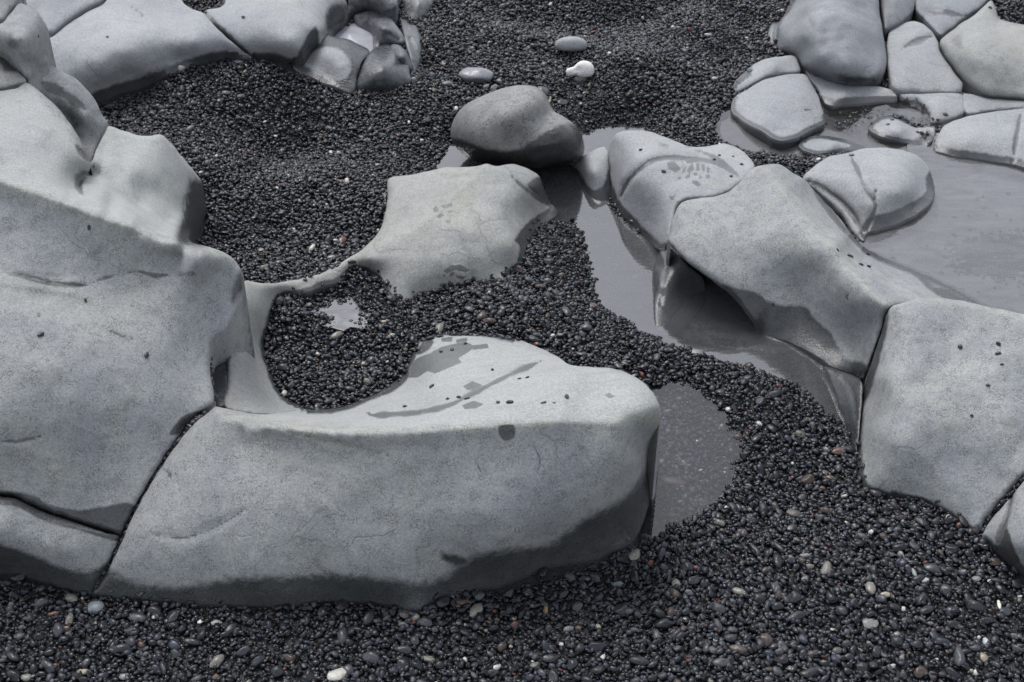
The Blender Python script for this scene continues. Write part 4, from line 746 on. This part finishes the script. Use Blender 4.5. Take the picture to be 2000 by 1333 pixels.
# ---------------------------------------------------------------- traced free-standing stones (real blobs: outline, thickness, own place)
def blob(name, label, poly, zc, thick, material, dents=(), sub=5, lump=.004, attrs=True, flatp=.5, tilt=0.):
    q = crom([(a, c, 0, 0) for a, c in poly], 4)[:, :2]; c0 = (q.min(0)+q.max(0))/2
    C0 = unproj(np.array([c0[0]]), np.array([c0[1]]), zc)[0]; sc_ = F/((C0-CAM)@FW)
    ang = np.arctan2(-(q[:, 1]-c0[1]), q[:, 0]-c0[0]); rad = np.hypot(*(q-c0).T)/sc_; o_ = np.argsort(ang); ang = ang[o_]; rad = rad[o_]
    bm = bmesh.new(); bmesh.ops.create_icosphere(bm, subdivisions=sub, radius=1)
    vd = (C0-CAM)/np.linalg.norm(C0-CAM); rt = np.array([1, 0, 0]); up = np.cross(rt, vd); V = []
    for v in bm.verts:
        x, y, z = v.co; r_ = math.hypot(x, y); th = math.atan2(y, x)
        R_ = np.interp(th, np.r_[ang-2*math.pi, ang, ang+2*math.pi], np.r_[rad, rad, rad]); rr = r_**.8
        tz = z*(1+.0*y)
        p = C0+R_*rr*(math.cos(th)*rt+math.sin(th)*up)-vd*thick*math.copysign(abs(tz)**.85, tz)-vd*thick*tilt*(-y)*(1-r_*r_*.5)
        for (du, dv, rd, dep) in dents:
            pu, pv = c0[0]+R_*rr*math.cos(th)*sc_, c0[1]-R_*rr*math.sin(th)*sc_
            if z > -.2: p = p+vd*dep*math.exp(-((pu-du)**2+(pv-dv)**2)/rd**2)
        nn = lump*(noise.fractal(Vector(p)*14, 1, 2, 3)); p = p-vd*nn*(1-r_*.8); V.append(p)
    bm.verts.ensure_lookup_table(); Fc = [[v.index for v in f.verts] for f in bm.faces]; V = np.array(V)
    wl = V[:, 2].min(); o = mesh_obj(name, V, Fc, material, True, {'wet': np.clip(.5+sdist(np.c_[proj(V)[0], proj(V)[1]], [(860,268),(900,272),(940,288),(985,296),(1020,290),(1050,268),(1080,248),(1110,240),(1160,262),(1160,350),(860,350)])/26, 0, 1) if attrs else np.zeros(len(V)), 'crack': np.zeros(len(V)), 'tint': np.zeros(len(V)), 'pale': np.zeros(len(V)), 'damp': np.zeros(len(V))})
    bm.free(); tag(o, label, name); ROOTXY.append((C0[0], C0[1], rad.mean()*.9)); return o
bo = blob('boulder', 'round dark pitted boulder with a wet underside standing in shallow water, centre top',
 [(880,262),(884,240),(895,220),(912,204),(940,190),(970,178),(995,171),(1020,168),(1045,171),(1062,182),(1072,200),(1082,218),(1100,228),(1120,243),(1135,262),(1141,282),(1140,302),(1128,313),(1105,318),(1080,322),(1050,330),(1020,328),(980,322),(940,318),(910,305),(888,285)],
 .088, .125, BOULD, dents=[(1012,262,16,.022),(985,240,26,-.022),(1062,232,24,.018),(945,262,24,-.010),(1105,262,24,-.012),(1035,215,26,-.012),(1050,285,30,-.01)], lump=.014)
blob('stone', 'large smooth flat oval light grey stone in the upper gravel', [(1083,91),(1087,80),(1100,74),(1118,72),(1135,75),(1146,83),(1148,93),(1140,99),(1115,101),(1095,99)], .062, .022, SMOOTH, sub=4, attrs=False, lump=.001)
blob('stone', 'white knobbly two-lobed stone in the upper gravel', [(1105,140),(1108,134),(1120,131),(1130,122),(1142,119),(1155,124),(1161,136),(1158,147),(1145,152),(1132,151),(1122,147),(1110,150)], .060, .018, (lambda m: m)(rock_material('white stone', (.62,.61,.58), (.5,.49,.47), .05, 150)), sub=4, attrs=False, lump=.002, dents=[(1127,137,7,.006)])
# ---------------------------------------------------------------- the larger gravel pebbles, one object each (300 with those above), biggest in view
ALLB = RB
def on_gravel(u, v):
    P, nr, onrock = ground_at(u, v); return None if onrock else P
r = random.Random(11); need = 190; tries = 0; taken = [(x, y) for x, y, _ in ROOTXY]
while need and tries < 6000:
    tries += 1
    if r.random() < .72: u, v = r.uniform(8, 1990), r.uniform(990, 1325)
    else: u, v = r.uniform(200, 1650), r.uniform(440, 980)
    P = on_gravel(u, v)
    if P is None or any((P[0]-x)**2+(P[1]-y)**2 < .022**2 for x, y in taken): continue
    s_ = r.uniform(.0075, .0115); t = r.random()
    if t < .62: k = r.uniform(.7, 1.3); col = (.026*k, .028*k, .035*k); cn = 'dark slate'
    elif t < .90: k = r.uniform(.8, 1.2); col = (.06*k, .064*k, .073*k); cn = 'mid-grey'
    elif t < .95: col = (.085, .062, .052); cn = 'brownish'
    else: col = (.19, .18, .155); cn = 'pale beige'
    where = 'the gravel along the bottom' if v > 990 and u < 1350 else 'the gravel at lower right' if v > 990 else 'the gravel between the rocks'
    o = place('pebble', r.choice(SHAPES), (P[0], P[1], P[2]+s_*.30), s_*r.uniform(.9, 1.15), s_*r.uniform(.75, 1), s_*r.uniform(.8, 1.1), r.uniform(0, 6.28), col, None, r.uniform(-.2, .2))
    tag(o, f'{cn} rounded pebble, larger than its neighbours in {where}', 'pebble', f'larger {cn} pebbles in {where}'); taken.append((P[0], P[1])); ROOTXY.append((P[0], P[1], s_)); need -= 1
# ---------------------------------------------------------------- the countless small pebbles: one object, instanced from a handful of shapes
def scatter(sp, jitter):
    xs = np.arange(-2.0, 2.0, sp); ys = np.arange(1.05, 4.35, sp*.9); a, c = np.meshgrid(xs, ys); a = a+(np.arange(a.shape[0]) % 2)[:, None]*sp/2
    P = np.c_[a.ravel(), c.ravel()]+rng.normal(0, sp*jitter, (a.size, 2)); z0 = np.full(len(P), .03)
    u, v, w = proj(np.c_[P, z0]); k = (u > -130) & (u < 2130) & (v > -120) & (v < 1480); return P[k]
PA = scatter(.0076, .30); PB = scatter(.0115, .38); nA = len(PA); P2 = np.vstack([PA, PB])
zg = GZ(P2); keep = np.ones(len(P2), bool)
bx = np.array(ROOTXY)
for x, y, rr in ROOTXY:
    k = ((P2[:, 0]-x)**2+(P2[:, 1]-y)**2 < (rr*.7)**2); keep &= ~k
BB = bvh_of([bo])
for i in range(len(P2)):
    if keep[i]:
        rt = rock_top(*P2[i])
        if rt > zg[i]-.002:
            if rt < zg[i]+.010 and P2[i, 1] < 2.75 and rng.random() < .40: zg[i] = rt     # a few lie up against the foot of the rock
            else: keep[i] = False
sizes = np.where(np.arange(len(P2)) < nA, rng.lognormal(math.log(.0037), .24, len(P2)), rng.lognormal(math.log(.0046), .30, len(P2)))
sizes *= np.array([1+.22*noise.noise(Vector((x*4, y*4, 1))) for x, y in P2])
zz = zg+np.where(np.arange(len(P2)) < nA, rng.uniform(-.0015, .003, len(P2)), rng.uniform(.0005, .0045, len(P2)))
P3 = np.c_[P2, zz][keep]; sz = np.clip(sizes[keep], .0024, .0095)
# sunken pebbles scattered on the pale floor of the tide pool
ex = []
for _ in range(1500):
    u, v = rng.normal(1965, 42), rng.normal(497, 20)
    if rng.random() < .02: u, v = rng.uniform(1720, 2000), rng.uniform(340, 590)
    p = unproj(np.array([u]), np.array([v]), .012)[0]; rt = rock_top(p[0], p[1])
    if -.01 < rt < .03: ex.append((p[0], p[1], rt+.002))
for _ in range(170):   # grains washed together in the brownish pool
    u, v = [(1650,238), (1680,222), (1760,228), (1790,238), (1660,245), (1700,215)][rng.integers(6)]; u += rng.normal(0, 16); v += rng.normal(0, 5)
    p = unproj(np.array([u]), np.array([v]), .034)[0]; rt = rock_top(p[0], p[1])
    if rt < .045: ex.append((p[0], p[1], max(.030, rt+.002)))
for line, n_ in [([(401,806,.19),(376,827,.185),(351,857,.17),(328,889,.157),(293,941,.133),(263,994,.107),(244,1044,.087),(213,1104,.047),(186,1146,.02)],240), ([(414,790,.185),(418,770,.19),(411,735,.19),(409,700,.195)],40), ([(2008,930,.10),(1971,968,.08),(1932,1013,.05),(1911,1054,.03)],90), ([(205,0,.18),(169,19,.18),(131,45,.18),(98,70,.18)],60)]:
    ln = np.array(line)      # grains lodged in the joints
    for t in rng.uniform(0, len(ln)-1.001, n_):
        k = int(t); q = ln[k]*(1-(t-k))+ln[k+1]*(t-k); p = unproj(np.array([q[0]+rng.normal(0, 1.6)]), np.array([q[1]+rng.normal(0, 1.2)]), q[2]-.006-abs(rng.normal(0, .004)))[0]; ex.append(tuple(p))
ex = np.array(ex).reshape(-1, 3); P3 = np.vstack([P3, ex]); sz = np.r_[sz, rng.uniform(.003, .0055, len(ex))]
print('pebbles', len(P3))
pm = bpy.data.meshes.new('pebble_gravel'); pm.vertices.add(len(P3)); pm.vertices.foreach_set('co', P3.astype(np.float32).ravel())
rr = random.Random(3)
cols = np.array([peb_col(rr) for _ in range(len(P3))], np.float32)
uu, vv, _ = proj(P3); silt = inside(np.c_[uu, vv], [(1275,770),(1330,755),(1395,800),(1430,860),(1425,920),(1380,985),(1300,1020),(1250,1040)])
cols[silt] = cols[silt]*2.2+.02        # silt-coated pebbles on the floor of the front pool
a = pm.attributes.new('col', 'FLOAT_COLOR', 'POINT'); a.data.foreach_set('color', np.c_[cols, np.ones(len(cols))].astype(np.float32).ravel())
a = pm.attributes.new('sc', 'FLOAT', 'POINT'); a.data.foreach_set('value', sz.astype(np.float32))
rot = np.c_[rng.normal(0, .38, len(P3)), rng.normal(0, .38, len(P3)), rng.uniform(0, 6.28, len(P3))]
a = pm.attributes.new('rot', 'FLOAT_VECTOR', 'POINT'); a.data.foreach_set('vector', rot.astype(np.float32).ravel())
po = bpy.data.objects.new('pebble_gravel', pm); COL.objects.link(po); tag(po, 'bed of small wet black pebbles filling the gaps between the rocks', 'gravel', kind='stuff')
g = bpy.data.node_groups.new('scatter pebbles', 'GeometryNodeTree'); g.interface.new_socket('Geometry', in_out='INPUT', socket_type='NodeSocketGeometry'); g.interface.new_socket('Geometry', in_out='OUTPUT', socket_type='NodeSocketGeometry')
gi, go = g.nodes.new('NodeGroupInput'), g.nodes.new('NodeGroupOutput'); L = g.links.new
mpn = g.nodes.new('GeometryNodeMeshToPoints'); ip = g.nodes.new('GeometryNodeInstanceOnPoints'); ci = g.nodes.new('GeometryNodeCollectionInfo')
ci.inputs[0].default_value = BASES; ci.inputs['Separate Children'].default_value = True; ci.inputs['Reset Children'].default_value = True
def na(nm, dt):
    x = g.nodes.new('GeometryNodeInputNamedAttribute'); x.data_type = dt; x.inputs[0].default_value = nm; return x.outputs[0]
rv = g.nodes.new('FunctionNodeRandomValue'); rv.data_type = 'INT'; rv.inputs[4].default_value = 0; rv.inputs[5].default_value = 9
e2r = g.nodes.new('FunctionNodeEulerToRotation')
L(gi.outputs[0], mpn.inputs[0]); L(mpn.outputs[0], ip.inputs['Points']); L(ci.outputs[0], ip.inputs['Instance']); ip.inputs['Pick Instance'].default_value = True
L(rv.outputs[2], ip.inputs['Instance Index']); L(na('rot', 'FLOAT_VECTOR'), e2r.inputs[0]); L(e2r.outputs[0], ip.inputs['Rotation']); L(na('sc', 'FLOAT'), ip.inputs['Scale']); L(ip.outputs[0], go.inputs[0])
md = po.modifiers.new('scatter', 'NODES'); md.node_group = g
pm.materials.append(PEB_I)
